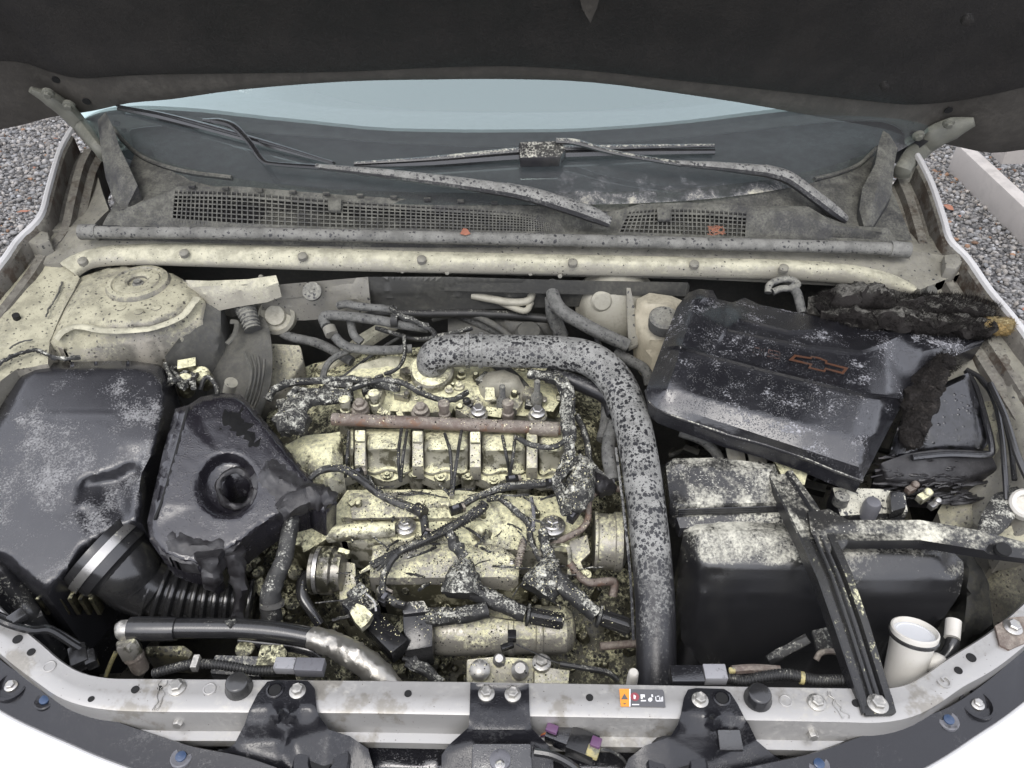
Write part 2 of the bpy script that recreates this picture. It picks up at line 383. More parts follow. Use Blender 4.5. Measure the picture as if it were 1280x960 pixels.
grime('hinge_paint', (0.12, 0.12, 0.1), .45, pow=(0.2, 0.2, 0.16), amt=.4, sc=22, soft=.2, up=.3, bump=.15)
grime('plastic_white', (0.55, 0.53, 0.48), .4, pow=(.55, .53, .42), amt=.15, sc=22, soft=.15, bump=.05, wear=.05, film=0)
grime('plastic_grey', (0.12, 0.12, 0.13), .4, pow=(.05, .05, .05), amt=.15, sc=60, soft=.08)
grime('blue_clip', (0.02, 0.045, 0.1), .4, pow=(.4, .4, .4), amt=.08, sc=90)
grime('violet', (0.1, 0.045, 0.1), .4, pow=(.1, .1, .1), amt=.08, sc=90)
grime('yellow', (0.36, 0.31, 0.14), .5, pow=(.2, .2, .15), amt=0.4, sc=70)
grime('orange_wire', (.45, .14, .04), .5, amt=0)
grime('reservoir', (.40, .36, .27), .45, pow=(0.34, 0.32, 0.25), amt=.5, sc=9, soft=.2, up=.4, tint=(.24, .17, .10), tintamt=.3, bump=.1)
grime('booster', (.34, .325, .27), .42, .3, pow=(0.34, 0.325, 0.26), amt=.5, sc=8, soft=.2, up=.4, bump=.1)
grime('cap_grey', (.07, .07, .068), .6, pow=(.26, .255, .22), amt=.6, sc=25, soft=.15, spots=.3, spotsc=140, up=.4)
grime('foil', (0.36, 0.345, 0.31), .34, .85, pow=(.6, .58, .5), amt=.08, sc=40, bump=.5, wear=.1, film=0)
grime('felt', (.020, .018, .017), .95, pow=(0.15, 0.145, 0.13), amt=0.34, sc=60, fine=300, soft=.08, up=0.9, bump=1.2, spec=.1)
grime('felt_brown', (0.022, 0.02, 0.019), .95, pow=(0.065, 0.058, 0.052), amt=.4, sc=60, fine=300, soft=.08, up=.2, bump=1.2, spec=.1)
grime('felt_ochre', (.30, .21, .09), .95, pow=(.40, .33, .18), amt=.5, sc=60, fine=300, soft=.08, bump=1.2, spec=.1)
grime('rail_white', (0.36, 0.335, 0.31), .6, pow=(0.44, 0.41, 0.375), amt=.4, sc=5, soft=.2, bump=.1)
grime('dash', (.02, .02, .022), .6, amt=0, film=0)
grime('leaf', (.26, .10, .06), .7, pow=(.32, .16, .10), amt=.4, sc=70)
grime('print_orange', (0.065, 0.026, 0.012), .5, pow=(.05, .03, .02), amt=.25, sc=70, fine=300, film=0)
grime('print_faint', (.09, .050, .040), .5, pow=(.012, .012, .013), amt=.5, sc=70, fine=300, film=0)
grime('sticker_orange', (.75, .28, .04), .4, amt=0, wear=.05, film=0)
grime('sticker_grey', (.10, .10, .105), .4, amt=0, wear=.1, film=0)
grime('sticker_red', (.26, .06, .07), .4, amt=0, wear=.1, film=0)
grime('sticker_white', (.72, .72, .72), .4, amt=0, wear=.05, film=0)
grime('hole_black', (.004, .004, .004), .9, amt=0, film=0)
grime('gap_olive', (0.04, 0.037, 0.022), .4, .1, pow=YP, amt=0.22, sc=30, fine=170, soft=.07, up=.7, spots=.4, spotsc=150, spotcol=(.01, .01, .008), bump=.5, film=0.05)
grime('gutter_dirt', (.10, .092, .08), .5, pow=(.22, .21, .175), amt=.42, sc=18, soft=.12, tint=(.05, .035, .025), tintamt=.5, spots=.2, spotsc=160)
grime('wiper_grey', (.03, .03, .032), .5, pow=(.26, .258, .24), amt=.62, sc=14, fine=260, soft=.1, up=.5, spots=.4, spotsc=170)
grime('fender_white', (0.56, 0.555, 0.55), .3, pow=(.35, .34, .30), amt=.12, sc=14, up=0, bump=.05, wear=.0, film=.0)
grime('char', (.005, .005, .005), .85, amt=0, film=0, bump=1.2, spec=.2)
grime('connector_grey', (.25, .25, .26), .4, pow=(.06, .06, .06), amt=.2, sc=70, soft=.06, film=0)
# glass: thin sheet, tinted view through, mirror of the sky, dry powder along the base
g = NG('glass'); fr = g.n('ShaderNodeFresnel'); fr.inputs[0].default_value = 1.62
tr = g.n('ShaderNodeBsdfTransparent'); tr.inputs[0].default_value = (.62, .72, .70, 1)
gl = g.n('ShaderNodeBsdfGlossy'); gl.inputs['Roughness'].default_value = .02; gl.inputs[0].default_value = (.82, 1, .95, 1)
mx = g.n('ShaderNodeMixShader'); g.l(g.math('MULTIPLY', fr.outputs[0], 4.0, True), mx.inputs[0]); g.l(tr.outputs[0], mx.inputs[1]); g.l(gl.outputs[0], mx.inputs[2])
df = g.n('ShaderNodeBsdfDiffuse'); df.inputs[0].default_value = (.34, .335, .34, 1)
va = g.n('ShaderNodeAttribute'); va.attribute_name = 'edge'                    # 1 along the base of the glass
pn = g.math('ADD', g.math('MULTIPLY', g.noise(22, 10, .78, .2), .8), g.math('MULTIPLY', va.outputs['Fac'], .27))
film = g.math('ADD', g.math('MULTIPLY', g.step(pn, .64, .86), .70), .12, True)
film = g.math('ADD', film, g.math('MULTIPLY', g.step(g.noise(420, 2), .60, .70), .12), True)
g.l(g.mix(g.step(pn, .70, .92), (.30, .295, .305), (.66, .63, .48)), df.inputs[0])
m2 = g.n('ShaderNodeMixShader'); g.l(film, m2.inputs[0]); g.l(mx.outputs[0], m2.inputs[1]); g.l(df.outputs[0], m2.inputs[2]); g.l(m2.outputs[0], g.out.inputs[0])
# gravel stones: colour per stone
g = NG('stones'); b = g.n('ShaderNodeBsdfPrincipled'); at = g.n('ShaderNodeAttribute'); at.attribute_name = 'tone'
g.l(at.outputs[0], b.inputs['Base Color']); b.inputs['Roughness'].default_value = .75; g.l(b.outputs[0], g.out.inputs[0])
g = NG('gravel_ground'); b = g.n('ShaderNodeBsdfPrincipled'); vv = g.vor(75); vc = g.n('ShaderNodeRGBToBW'); g.l(vv.outputs[1], vc.inputs[0])
c1 = g.mix(vc.outputs[0], (.06, .058, .058), (.30, .29, .28)); c1 = g.mix(g.step(vv.outputs[0], .35, .75), c1, (.03, .03, .03)); g.l(c1, b.inputs['Base Color'])
b.inputs['Roughness'].default_value = .85; bp = g.n('ShaderNodeBump'); bp.inputs['Distance'].default_value = .01; g.l(g.math('MULTIPLY', vv.outputs[0], -1), bp.inputs['Height']); g.l(bp.outputs[0], b.inputs['Normal']); g.l(b.outputs[0], g.out.inputs[0])

# ================================================================ SETTING
gr = mk('ground', ([(-60, -60, 0), (60, -60, 0), (60, 60, 0), (-60, 60, 0)], [(0, 1, 2, 3)]), 'gravel_ground', kind='structure')
gr['label'] = 'grey gravel ground around the car'
def stones():
    rng = np.random.default_rng(3)
    ico = np.array([(0, 0, 1)] + [(.894 * math.cos(2 * math.pi * k / 5), .894 * math.sin(2 * math.pi * k / 5), .447) for k in range(5)]
                   + [(.894 * math.cos(2 * math.pi * (k + .5) / 5), .894 * math.sin(2 * math.pi * (k + .5) / 5), -.447) for k in range(5)])
    fac = [(0, 1 + k, 1 + (k + 1) % 5) for k in range(5)]
    for k in range(5): fac += [(1 + k, 6 + k, 1 + (k + 1) % 5), (1 + (k + 1) % 5, 6 + k, 6 + (k + 1) % 5)]
    fac = np.array(fac); pos = []
    for (x0, x1, y0, y1, n) in ((-3.3, -1.25, 1.6, 4.6, 30000), (1.15, 3.4, 1.3, 4.8, 32000)):
        pos.append(np.stack([rng.uniform(x0, x1, n), rng.uniform(y0, y1, n)], 1))
    pos = np.concatenate(pos); n = len(pos)
    r = .0045 + .008 * rng.random(n) ** 2.2
    a = rng.uniform(0, 6.28, n); sc = rng.uniform(.65, 1.35, (n, 3)); sc[:, 2] *= .75
    v = ico[None] * (1 + rng.uniform(-.22, .22, (n, 11, 1))) * sc[:, None] * r[:, None, None]
    ca, sa = np.cos(a)[:, None], np.sin(a)[:, None]
    x = v[..., 0] * ca - v[..., 1] * sa + pos[:, None, 0]; y = v[..., 0] * sa + v[..., 1] * ca + pos[:, None, 1]
    z = v[..., 2] + (r * rng.uniform(.2, .9, n))[:, None]
    V = np.stack([x, y, z], -1).reshape(-1, 3).astype(np.float32); Fc = (fac[None] + (np.arange(n) * 11)[:, None, None]).reshape(-1, 3)
    me = bpy.data.meshes.new('gravel'); me.vertices.add(len(V)); me.vertices.foreach_set('co', V.ravel())
    me.loops.add(Fc.size); me.loops.foreach_set('vertex_index', Fc.ravel().astype(np.int32))
    me.polygons.add(len(Fc)); me.polygons.foreach_set('loop_start', (np.arange(len(Fc)) * 3).astype(np.int32)); me.update()
    t = np.clip(rng.normal(.19, .075, n), .035, .5); warm = rng.uniform(-.01, .09, n); col = np.stack([t * (1 + warm), t, t * (1 - warm * 1.2), np.ones(n)], 1)
    br = rng.random(n) < .03; col[br, :3] = np.array([.22, .13, .08]) * rng.uniform(.6, 1.3, (br.sum(), 1))
    at_ = me.attributes.new('tone', 'FLOAT_COLOR', 'POINT'); at_.data.foreach_set('color', np.repeat(col, 11, 0).astype(np.float32).ravel())
    me.materials.append(M['stones']); o = bpy.data.objects.new('gravel', me); C.objects.link(o); o['kind'] = 'stuff'
    o['label'] = 'loose grey crushed stones lying beside the car'; o['category'] = 'gravel'
stones()
rl = random.Random(11); gs = []
for k in range(60):
    sx = rl.choice((-1, 1)); x = sx * rl.uniform(1.4, 3.0); y = rl.uniform(1.5, 4.4); a_ = rl.uniform(0, 6.28); s = rl.uniform(.012, .03); zz = .014
    P = [Vector((x + s * r_ * math.cos(a_ + an), y + s * r_ * math.sin(a_ + an), zz + rl.uniform(0, .012))) for an, r_ in ((0, 1), (1.0, .55), (2.1, .5), (3.14, .9), (4.2, .5), (5.3, .55))]
    gs.append(prism(P, .0006))
mk('leaf_litter', join(*gs), 'leaf', None, kind='stuff', label='brown dry leaves scattered over the gravel', cat='leaves')
# low white timber rail beside the parked car
t = thing('timber_rail', 'white painted low timber rail with a post on the gravel', 'fence', W(1257, 215, 0))
a, b = W(1196, 180, .13), W(1330, 306, .13); d = (b - a).normalized(); s_ = Vector((-d.y, d.x, 0)) * .065; dn = Vector((0, 0, -.13))
P4 = [a, b, b + s_, a + s_]
mk('rail', prism(P4, .13), 'rail_white', t, bevel=.008)
q = W(1258, 207, .13); mk('post', box((q.x + .03, q.y + .06, .5), (.10, .10, .74), math.atan2(d.y, d.x)), 'rail_white', t, bevel=.006)

# ================================================================ CAR BODY
car = thing('car_body', 'white car body shell around the powder-dusted open engine bay', 'car', (0, .5, 0))
def Yb(x): return .84 + .25 * (min(abs(x), 1.2) / .82) ** 3
SLOPE = math.tan(rad(29.5))
def zglass(x, y): return .985 + SLOPE * (y - Yb(x))
def WG(px, py, h=0):
    d = ray(px, py); lo, hi = .6, 3.5
    f = lambda t: (CAM + d * t).z - zglass((CAM + d * t).x, (CAM + d * t).y) - h
    for _ in range(50):
        m = (lo + hi) / 2
        if f(m) > 0: lo = m
        else: hi = m
    return CAM + d * lo
# fenders
FL = [(89, 157, .978), (84, 165, .975), (72, 188, .965), (59, 232, .95), (48, 268, .94), (20, 297, .925), (0, 325, .915), (-60, 400, .885), (-160, 540, .85), (-260, 700, .80), (-330, 860, .73)]
FR = [(1148, 191, .976), (1154, 201, .972), (1167, 228, .96), (1181, 269, .945), (1190, 297, .935), (1212, 320, .925), (1240, 360, .91), (1281, 410, .895), (1370, 540, .855), (1480, 700, .80), (1560, 860, .73)]
def fender(P, sgn):
    rim = catmull(L(P), 4)
    rows = []
    for dx, dz in ((.0062, -.008), (.0045, -.002), (.0, .0), (-.003, -.001), (-.0065, -.006), (-.013, -.024), (-.03, -.06), (-.075, -.14), (-.085, -.3), (-.07, -.55)):
        rows.append([p + Vector((sgn * dx, 0, dz)) for p in rim])
    return loft(rows)
mk('fender', fender(FL, 1), 'fender_white', car, label='white left fender edge along the gravel')
mk('fender', fender(FR, -1), 'fender_white', car, label='white right fender edge beside the felt roll')
for sx in (-1, 1):
    mk('wheel', lathe((sx * .80, .42, .33), (sx, 0, 0), [(.12, -.1), (.30, -.1), (.33, -.07), (.33, .07), (.30, .1), (.22, .1), (.2, .06), (.05, .07)], 40), 'rubber', car)
# ledges between fender and bay, dark seal channel
def ledge(P, sgn, name='gutter'):
    rim = catmull(L(P[1:]), 3); rows = []
    for dx, dz in ((.0055, -.007), (.010, -.012), (.012, -.045), (.022, -.05), (.024, -.036), (.040, -.036), (.044, -.05), (.058, -.055), (.060, -.12)):
        rows.append([p + Vector((sgn * dx, 0, dz)) for p in rim])
    return loft(rows)
mk('gutter', ledge(FL, 1), 'gutter_dirt', car); mk('gutter', ledge(FR, -1), 'gutter_dirt', car)
# side walls of the bay
def apron(P, sgn):
    rim = catmull(L(P[4:]), 3); rows = []
    for dx, dz in ((.055, -.07), (.09, -.10), (.13, -.25), (.22, -.40), (.25, -.62)):
        rows.append([p + Vector((sgn * dx, 0, dz)) for p in rim])
    return loft(rows)
mk('apron', apron(FL, 1), 'tan_paint', car); mk('apron', apron(FR, -1), 'tan_paint', car)
mk('undertray', box((0, .4, .26), (1.45, .95, .02)), 'dark_gap', car)
# firewall
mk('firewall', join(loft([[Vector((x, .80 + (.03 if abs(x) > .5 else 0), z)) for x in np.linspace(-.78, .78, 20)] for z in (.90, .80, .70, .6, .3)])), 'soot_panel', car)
# left apron top and strut tower
mk('apron_top', relief([(-70, 430, .85), (0, 338, .875), (42, 296, .885), (62, 292, .888), (88, 335, .878), (100, 348, .87), (80, 385, .86), (62, 425, .845), (60, 455, .835), (20, 462, .835), (-30, 500, .83)],
   [[(20, 345, .875), (60, 360, .866), (20, 430, .845)]], .10, 8, 2, .002, 30), 'tan_paint', car)
st = mk('strut_tower', relief([(62, 428, .842), (68, 404, .848), (82, 370, .856), (98, 347, .862), (150, 330, .868), (216, 342, .868), (240, 356, .865), (256, 376, .852), (251, 397, .842), (226, 416, .832), (182, 429, .828), (130, 434, .826), (86, 441, .83)],
   [[(80, 420, .853), (88, 402, .862), (104, 392, .864), (150, 404, .866), (190, 403, .866), (222, 388, .866), (237, 370, .868), (222, 355, .872), (170, 342, .874), (115, 352, .87), (100, 370, .868), (92, 390, .865)],
    [(78, 427, .842), (100, 414, .846), (150, 416, .846), (190, 413, .846), (228, 398, .847), (246, 376, .857)]], .14, 5, 4), 'tan_paint', car, ang=80)
c = W(172, 352, .876); r0 = 39 * mpp(172, 352, .876)
mk('mount_cap', lathe(c - Vector((0, 0, .012)), (0, 0, 1), [(r0, 0), (r0 * .99, .008), (r0 * .93, .0135), (r0 * .80, .015), (r0 * .76, .0125), (r0 * .70, .0125), (r0 * .66, .015), (r0 * .38, .0158), (r0 * .31, .013), (r0 * .29, .004)], 44), 'tan_paint', st)
mk('nut', join(lathe(c - Vector((0, 0, .009)), (0, 0, 1), [(r0 * .28, 0), (r0 * .28, .003)], 24)), 'hole_black', st)
mk('nut', bolt(c - Vector((0, 0, .004)), r0 * .13), 'cap_grey', st)
for (x, y) in ((152, 386), (174, 391), (196, 386)):
    mk('plug', lathe(W(x, y, .866), (0, 0, 1), [(.008, -.004), (.008, .003), (.006, .0045)], 16), 'tan_paint', st)
mk('apron_side', relief([(206, 446, .80), (226, 420, .825), (251, 399, .836), (258, 378, .845), (276, 372, .848), (276, 420, .80), (268, 455, .76), (245, 475, .74), (215, 470, .76)], [], .10, 7, 2), 'soot_panel', car)
mk('gusset', relief([(232, 350, .880), (262, 351, .884), (310, 349, .890), (345, 344, .893), (348, 353, .885), (330, 360, .876), (292, 366, .868), (268, 371, .862), (252, 368, .862)], [[(250, 358, .880), (300, 356, .882), (345, 349, .888)]], .03, 6, 1), 'tan_beam', car)
bd = [(70, 424, .851), (80, 414, .858), (98, 408, .858), (130, 413, .857), (165, 413, .857), (195, 409, .857), (226, 396, .857), (240, 380, .862), (246, 372, .864)]
mk('sealer_bead', tube(L(bd), .0075, 8, 6, flat=.35, jit=.0008, jf=220), 'tan_beam', st)
mk('drain_hole', lathe(W(20, 395, .862), (.2, -.2, 1), [(.006, -.006), (.006, .0025)], 14), 'hole_black', car)
for P in ([(78, 352, .872), (70, 372, .868), (62, 384, .864), (58, 396, .860)], [(12, 436, .850), (24, 428, .852), (40, 424, .852)]):
    mk('sealer_crack', tube(L(P), .0014, 5, 5, jit=.002, jf=150), 'soot_panel', car)
mk('tower_wire', tube(L([(-10, 462, .845), (10, 448, .850), (30, 440, .852), (48, 438, .850), (66, 446, .846), (84, 448, .842), (100, 446, .838)]), .0035, 7, 6, jit=.0025, jf=140), 'loom_ash', None, label='thin ashy wire along the foot of the left strut tower', cat='wire')
# plenum panels below the beam: pressed panel with a grommet and the long recessed panel
mk('plenum_panel', relief([(262, 372, .850), (345, 356, .868), (460, 346, .872), (462, 372, .835), (420, 381, .82), (375, 384, .815), (325, 382, .815), (305, 374, .825), (285, 380, .81)],
   [[(380, 356, .862), (440, 352, .866)], [(350, 376, .828), (430, 373, .832)]], .03, 7, 2), 'body_grey', car)
c = W(390, 364, .860); ax = (0, -.65, .75)
mk('grommet', lathe(c, ax, [(.017, -.006), (.017, .001), (.013, .0025), (.006, .0015), (.003, .004)], 24), 'cap_grey', car)
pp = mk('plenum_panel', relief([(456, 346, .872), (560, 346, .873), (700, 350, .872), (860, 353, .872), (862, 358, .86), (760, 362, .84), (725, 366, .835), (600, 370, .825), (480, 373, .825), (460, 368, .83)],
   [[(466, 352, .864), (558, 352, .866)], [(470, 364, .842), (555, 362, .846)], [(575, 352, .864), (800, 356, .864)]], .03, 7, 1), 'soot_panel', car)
# cowl beam with its clips
top = [(75, 329, .888), (88, 322, .893), (110, 315, .898), (150, 309, .902), (222, 308, .905), (380, 313, .905), (525, 319, .905), (715, 323, .905), (870, 326, .905), (1000, 329, .905), (1070, 335, .903), (1115, 345, .897), (1146, 360, .89)]
bot = [(93, 342, .878), (100, 336, .880), (116, 329, .884), (152, 326, .886), (222, 327, .886), (380, 332, .886), (525, 335, .886), (715, 338, .886), (870, 341, .886), (1000, 345, .886), (1062, 350, .884), (1104, 358, .882), (1140, 368, .88)]
mid = [tuple(lin(a[i], b_[i], .35) + (.003 if i == 2 else 0) for i in range(3)) for a, b_ in zip(top, bot)]
mid2 = [tuple(lin(a[i], b_[i], .72) + (.002 if i == 2 else 0) for i in range(3)) for a, b_ in zip(top, bot)]
bm_ = L(bot)
beam = mk('cowl_beam', loft([[p + Vector((0, .03, -.004)) for p in L(top)], L(top), L(mid), L(mid2), bm_, [p + Vector((0, .004, -.012)) for p in bm_], [p + Vector((0, .03, -.014)) for p in bm_]], 4, 2), 'tan_beam', car)
for (x, y) in ((103, 326), (230, 316), (378, 320), (527, 324), (716, 328), (868, 330), (980, 335)):
    mk('clip', lathe(W(x, y, .905), (0, -.3, 1), [(.0085, -.006), (.0085, .0015), (.006, .0035), (.002, .004)], 18), 'body_grey', beam)
for (x, y) in ((497, 330), (503, 331), (559, 333), (663, 334), (326, 338), (700, 337)):
    mk('rivet', lathe(W(x, y + 8, .875), (0, -.8, .5), [(.004, -.004), (.004, .002), (.002, .003)], 10), 'body_grey', beam)
# face under the beam (sooty strip)
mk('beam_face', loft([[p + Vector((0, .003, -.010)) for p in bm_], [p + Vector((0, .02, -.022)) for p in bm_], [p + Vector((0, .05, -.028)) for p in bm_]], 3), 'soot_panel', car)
# floor of the plenum between beam and seal, and hinge wells
mk('cowl_ledge', relief([(30, 300, .895), (60, 284, .90), (105, 284, .91), (640, 296, .912), (1130, 312, .912), (1200, 322, .905), (1206, 340, .895), (1150, 362, .885), (1112, 343, .895), (1066, 334, .90), (870, 325, .901), (525, 318, .901), (222, 307, .901), (150, 308, .898), (108, 314, .894), (74, 329, .886), (50, 330, .88)],
   [[(105, 296, .910), (640, 309, .908), (1125, 322, .908)]], .04, 8, 1), 'body_grey', car)
mk('hinge_well', relief([(50, 272, .905), (62, 235, .905), (76, 200, .90), (95, 190, .895), (118, 205, .90), (128, 240, .905), (136, 262, .91), (110, 288, .905), (62, 288, .905)],
   [[(76, 272, .890), (84, 225, .885), (92, 200, .88)], [(104, 272, .895), (110, 240, .89), (114, 215, .885)], [(68, 283, .905), (104, 282, .905)]], .12, 6, 2), 'body_grey', car)
mk('hinge_well', relief([(1122, 300, .91), (1118, 262, .915), (1122, 225, .905), (1136, 200, .90), (1150, 208, .895), (1164, 232, .90), (1176, 268, .905), (1186, 300, .905), (1180, 318, .905), (1135, 318, .905)],
   [[(1132, 285, .895), (1134, 240, .888), (1138, 215, .885)], [(1158, 290, .897), (1150, 250, .89), (1146, 220, .885)], [(1134, 304, .905), (1180, 306, .905)]], .12, 6, 2), 'body_grey', car)
# corner bracket where fender, beam and seal meet
for P in ([(30, 288, .915), (44, 286, .918), (60, 290, .918), (62, 300, .915), (48, 306, .912), (34, 302, .912)], [(1180, 318, .92), (1198, 316, .92), (1204, 326, .918), (1196, 336, .912), (1182, 334, .914)]):
    mk('corner_bracket', prism(L(P), .03), 'body_grey', car, bevel=.004)
# right inner apron, seen past the felt and the module
mk('apron_top', relief([(1178, 336, .885), (1204, 345, .88), (1262, 425, .86), (1290, 470, .85), (1300, 640, .78), (1250, 690, .70), (1205, 640, .70), (1195, 560, .74), (1180, 470, .80), (1160, 380, .86)],
   [[(1215, 400, .86), (1240, 480, .82), (1245, 560, .77)], [(1232, 395, .875), (1262, 470, .845), (1278, 560, .80)]], .10, 9, 2, .002, 30), 'body_grey', car)
mk('apron_pocket', relief([(1172, 640, .70), (1186, 615, .715), (1215, 600, .72), (1235, 625, .71), (1222, 660, .69), (1180, 668, .68)], [[(1202, 610, .73), (1214, 655, .70)]], .08, 6, 1), 'tan_paint', car)

# ---------------------------------------------------------------- windshield and what lies behind it
xs = np.linspace(-1.0, 1.0, 61); rows = []
for s in np.linspace(-.03, .75, 30): rows.append([Vector((x, Yb(x) + s, zglass(x, Yb(x) + s))) for x in xs])
ws = mk('windshield', loft(rows), 'glass', car, label='windshield with powder along its base, mirroring the pale sky')
ea = ws.data.attributes.new('edge', 'FLOAT', 'POINT')
for i in range(len(ws.data.vertices)):
    co = ws.data.vertices[i].co + OFF[car]; s = co.y - Yb(co.x); ea.data[i].value = max(0, 1 - (s + .01) / (.12 + .08 * noise.noise(Vector((co.x * 3, 0, 0))))) * min(1.1, max(.35, (co.x + .1) * 5)) * (1 if co.x < .55 else .7)
mk('dashboard', loft([[Vector((x, Yb(x) + s, z)) for x in xs] for s, z in ((-.04, .95), (.05, .955), (.35, .96), (.5, .93), (.52, .6), (1.6, .5), (1.7, 1.2))]), 'dash', car)

# ================================================================ HOOD (raised)
HD = rad(64); hd = Vector((0, -math.cos(HD), math.sin(HD))); hn = Vector((0, math.sin(HD), math.cos(HD)))
hood = thing('hood', 'raised car hood seen from below with charred dark lining', 'hood', WY(640, 100, .945))
EDGE = [(-150, 190), (-60, 172), (20, 158), (62, 147), (114, 139), (161, 129), (215, 124), (302, 112), (430, 102), (540, 99.5), (640, 99), (740, 103), (850, 117), (935, 130), (1018, 145), (1099, 160), (1140, 172), (1190, 182), (1240, 191), (1300, 186), (1400, 190)]
FOLD = [(-150, 90), (-60, 78), (20, 76), (62, 88), (100, 97), (155, 94), (215, 92), (302, 91), (430, 89), (540, 84), (640, 82), (740, 88), (850, 100), (935, 109), (1018, 118), (1099, 127), (1140, 130), (1190, 126), (1240, 117), (1300, 104), (1400, 92)]
def ye(px): x = min(abs(px - 625) * 1.52 / 985, .84); return .952 + .92 * (Yb(x) - .84)
E = [WY(x, y, ye(x)) for x, y in EDGE]
Fd = []
for (x, y), (x2, y2), e in zip(FOLD, EDGE, E):                  # the fold lies on the hood's own plane, above the rear edge
    d = ray(x, y); n_ = hn; t_ = (e - CAM).dot(n_) / d.dot(n_); Fd.append(CAM + d * t_)
rows = [[e + hn * .012 for e in E], E, [e.lerp(f, .5) - hn * .004 for e, f in zip(E, Fd)], Fd]
mk('lip', loft(rows, 3, 2), 'hood_lip', hood)
rows = [[f - hn * .001 for f in Fd], [f + hd * .012 - hn * .010 for f in Fd], [f + hd * .05 - hn * .014 for f in Fd], [f + hd * .1 - hn * .012 for f in Fd]]
for s in (.2, .35, .55, .8, 1.0): rows.append([f + hd * s - hn * (.012 + .02 * math.sin(s * 3)) for f in Fd])
mk('lining', loft(rows, 3, 2), 'hood_dark', hood)
rows = [[e + hn * .012 for e in E]] + [[e + hd * s + hn * (.025 + .03 * math.sin(s * 2.6)) for e in E] for s in (0.01, .1, .3, .6, .9, 1.08)]
mk('skin', loft(rows, 3), 'white_paint', hood)
for (x, y, r) in ((1106, 110, .008), (1210, 28, .010)):
    d = ray(x, y); e = WY(640, 82, .93); p = CAM + d * ((e - hn * .016 - CAM).dot(hn) / d.dot(hn))
    mk('lining_dimple', lathe(p, -hn, [(r, -.01), (r * .9, .0), (r * .5, .0015)], 16), 'hood_dark', hood)
# torn hanging flap of lining
d0 = [(722, -14), (752, -14), (746, 8), (738, 27), (728, 10)]
P = []
for (x, y) in d0:
    d = ray(x, y); e = WY(640, 82, .93); P.append(CAM + d * ((e - hn * .03 - CAM).dot(hn) / d.dot(hn)))
mk('torn_flap', prism(P, -hn * .003), 'hood_lip', hood)
# hinges: plate on the hood, arm down to the body
def onhood(px, py, off):
    k = min(range(len(EDGE)), key=lambda i: abs(EDGE[i][0] - px)); e = E[k] - hn * off; d = ray(px, py)
    return CAM + d * ((e - CAM).dot(hn) / d.dot(hn))
def hinge(low, high, lab):
    P = [W(*p) for p in low] + [onhood(*p) for p in high]
    return mk('hinge', tube(P, [.016, .018, .024, .028, .026, .010], 12, 6, flat=.65), 'hinge_paint', hood, label=lab)
h1 = hinge([(133, 198, .95), (122, 184, .975)], [(106, 164, .03), (86, 141, .03), (64, 124, .026), (38, 112, .022)], 'left hood hinge arm')
h2 = hinge([(1126, 220, .95), (1132, 206, .97)], [(1148, 188, .03), (1168, 171, .03), (1192, 160, .026), (1218, 152, .022)], 'right hood hinge arm')
for p, pr in (((60, 117, .045), h1), ((86, 132, .05), h1), ((1148, 170, .05), h2), ((1186, 155, .045), h2)):
    mk('bolt', bolt(onhood(*p), .008, -hn), 'hinge_paint', pr)
for (x, y) in ((70, 100), (108, 127), (1138, 157), (1186, 138)):
    mk('slot', lathe(onhood(x, y, .0075), -hn, [(.008, -.002), (.008, .001)], 16), 'hole_black', hood)

# ================================================================ COWL GRILLE PANEL
gz = lambda px, py: .935 + (291 - py - (px - 640) * .004) * .0009
def G(px, py, dz=0): return (px, py, gz(px, py) + dz)
cg = thing('cowl_grille', 'dusty grey plastic cowl with two vent grilles below the windshield', 'cowl', (0, .80, .9))
TOP1 = [(218, 238), (300, 240), (415, 250), (520, 257), (600, 262), (662, 268), (700, 280)]
BOT1 = [(215, 273), (300, 279), (415, 284), (520, 286), (600, 288), (662, 289), (706, 290)]
TOP2 = [(786, 264), (830, 261), (880, 262), (934, 266)]
BOT2 = [(774, 290), (830, 292), (880, 294), (932, 296)]
H1 = [G(*p) for p in TOP1] + [G(*p) for p in BOT1[::-1]]; H2 = [G(*p) for p in TOP2] + [G(*p) for p in BOT2[::-1]]
out = [G(*p) for p in ((128, 281), (136, 266), (158, 260), (205, 242), (222, 233), (300, 233), (420, 243), (560, 252), (680, 258), (745, 268), (775, 262), (800, 255), (860, 253), (935, 257), (1010, 258), (1030, 270), (1062, 282), (1110, 285), (1124, 305), (935, 300), (770, 295), (640, 294), (430, 290), (215, 284))]
mk('panel', relief(out, [[G(150, 270), G(205, 262)], [G(720, 288, -.006), G(745, 285, -.010), G(765, 288, -.006)], [G(960, 262, .006), G(1000, 265, .006), G(1030, 280, .006), G(1100, 290, .004)], [G(945, 292, -.004), G(1110, 300, -.004)]], .03, 6, 1, holes=[H1, H2]), 'cowl_grey', cg)
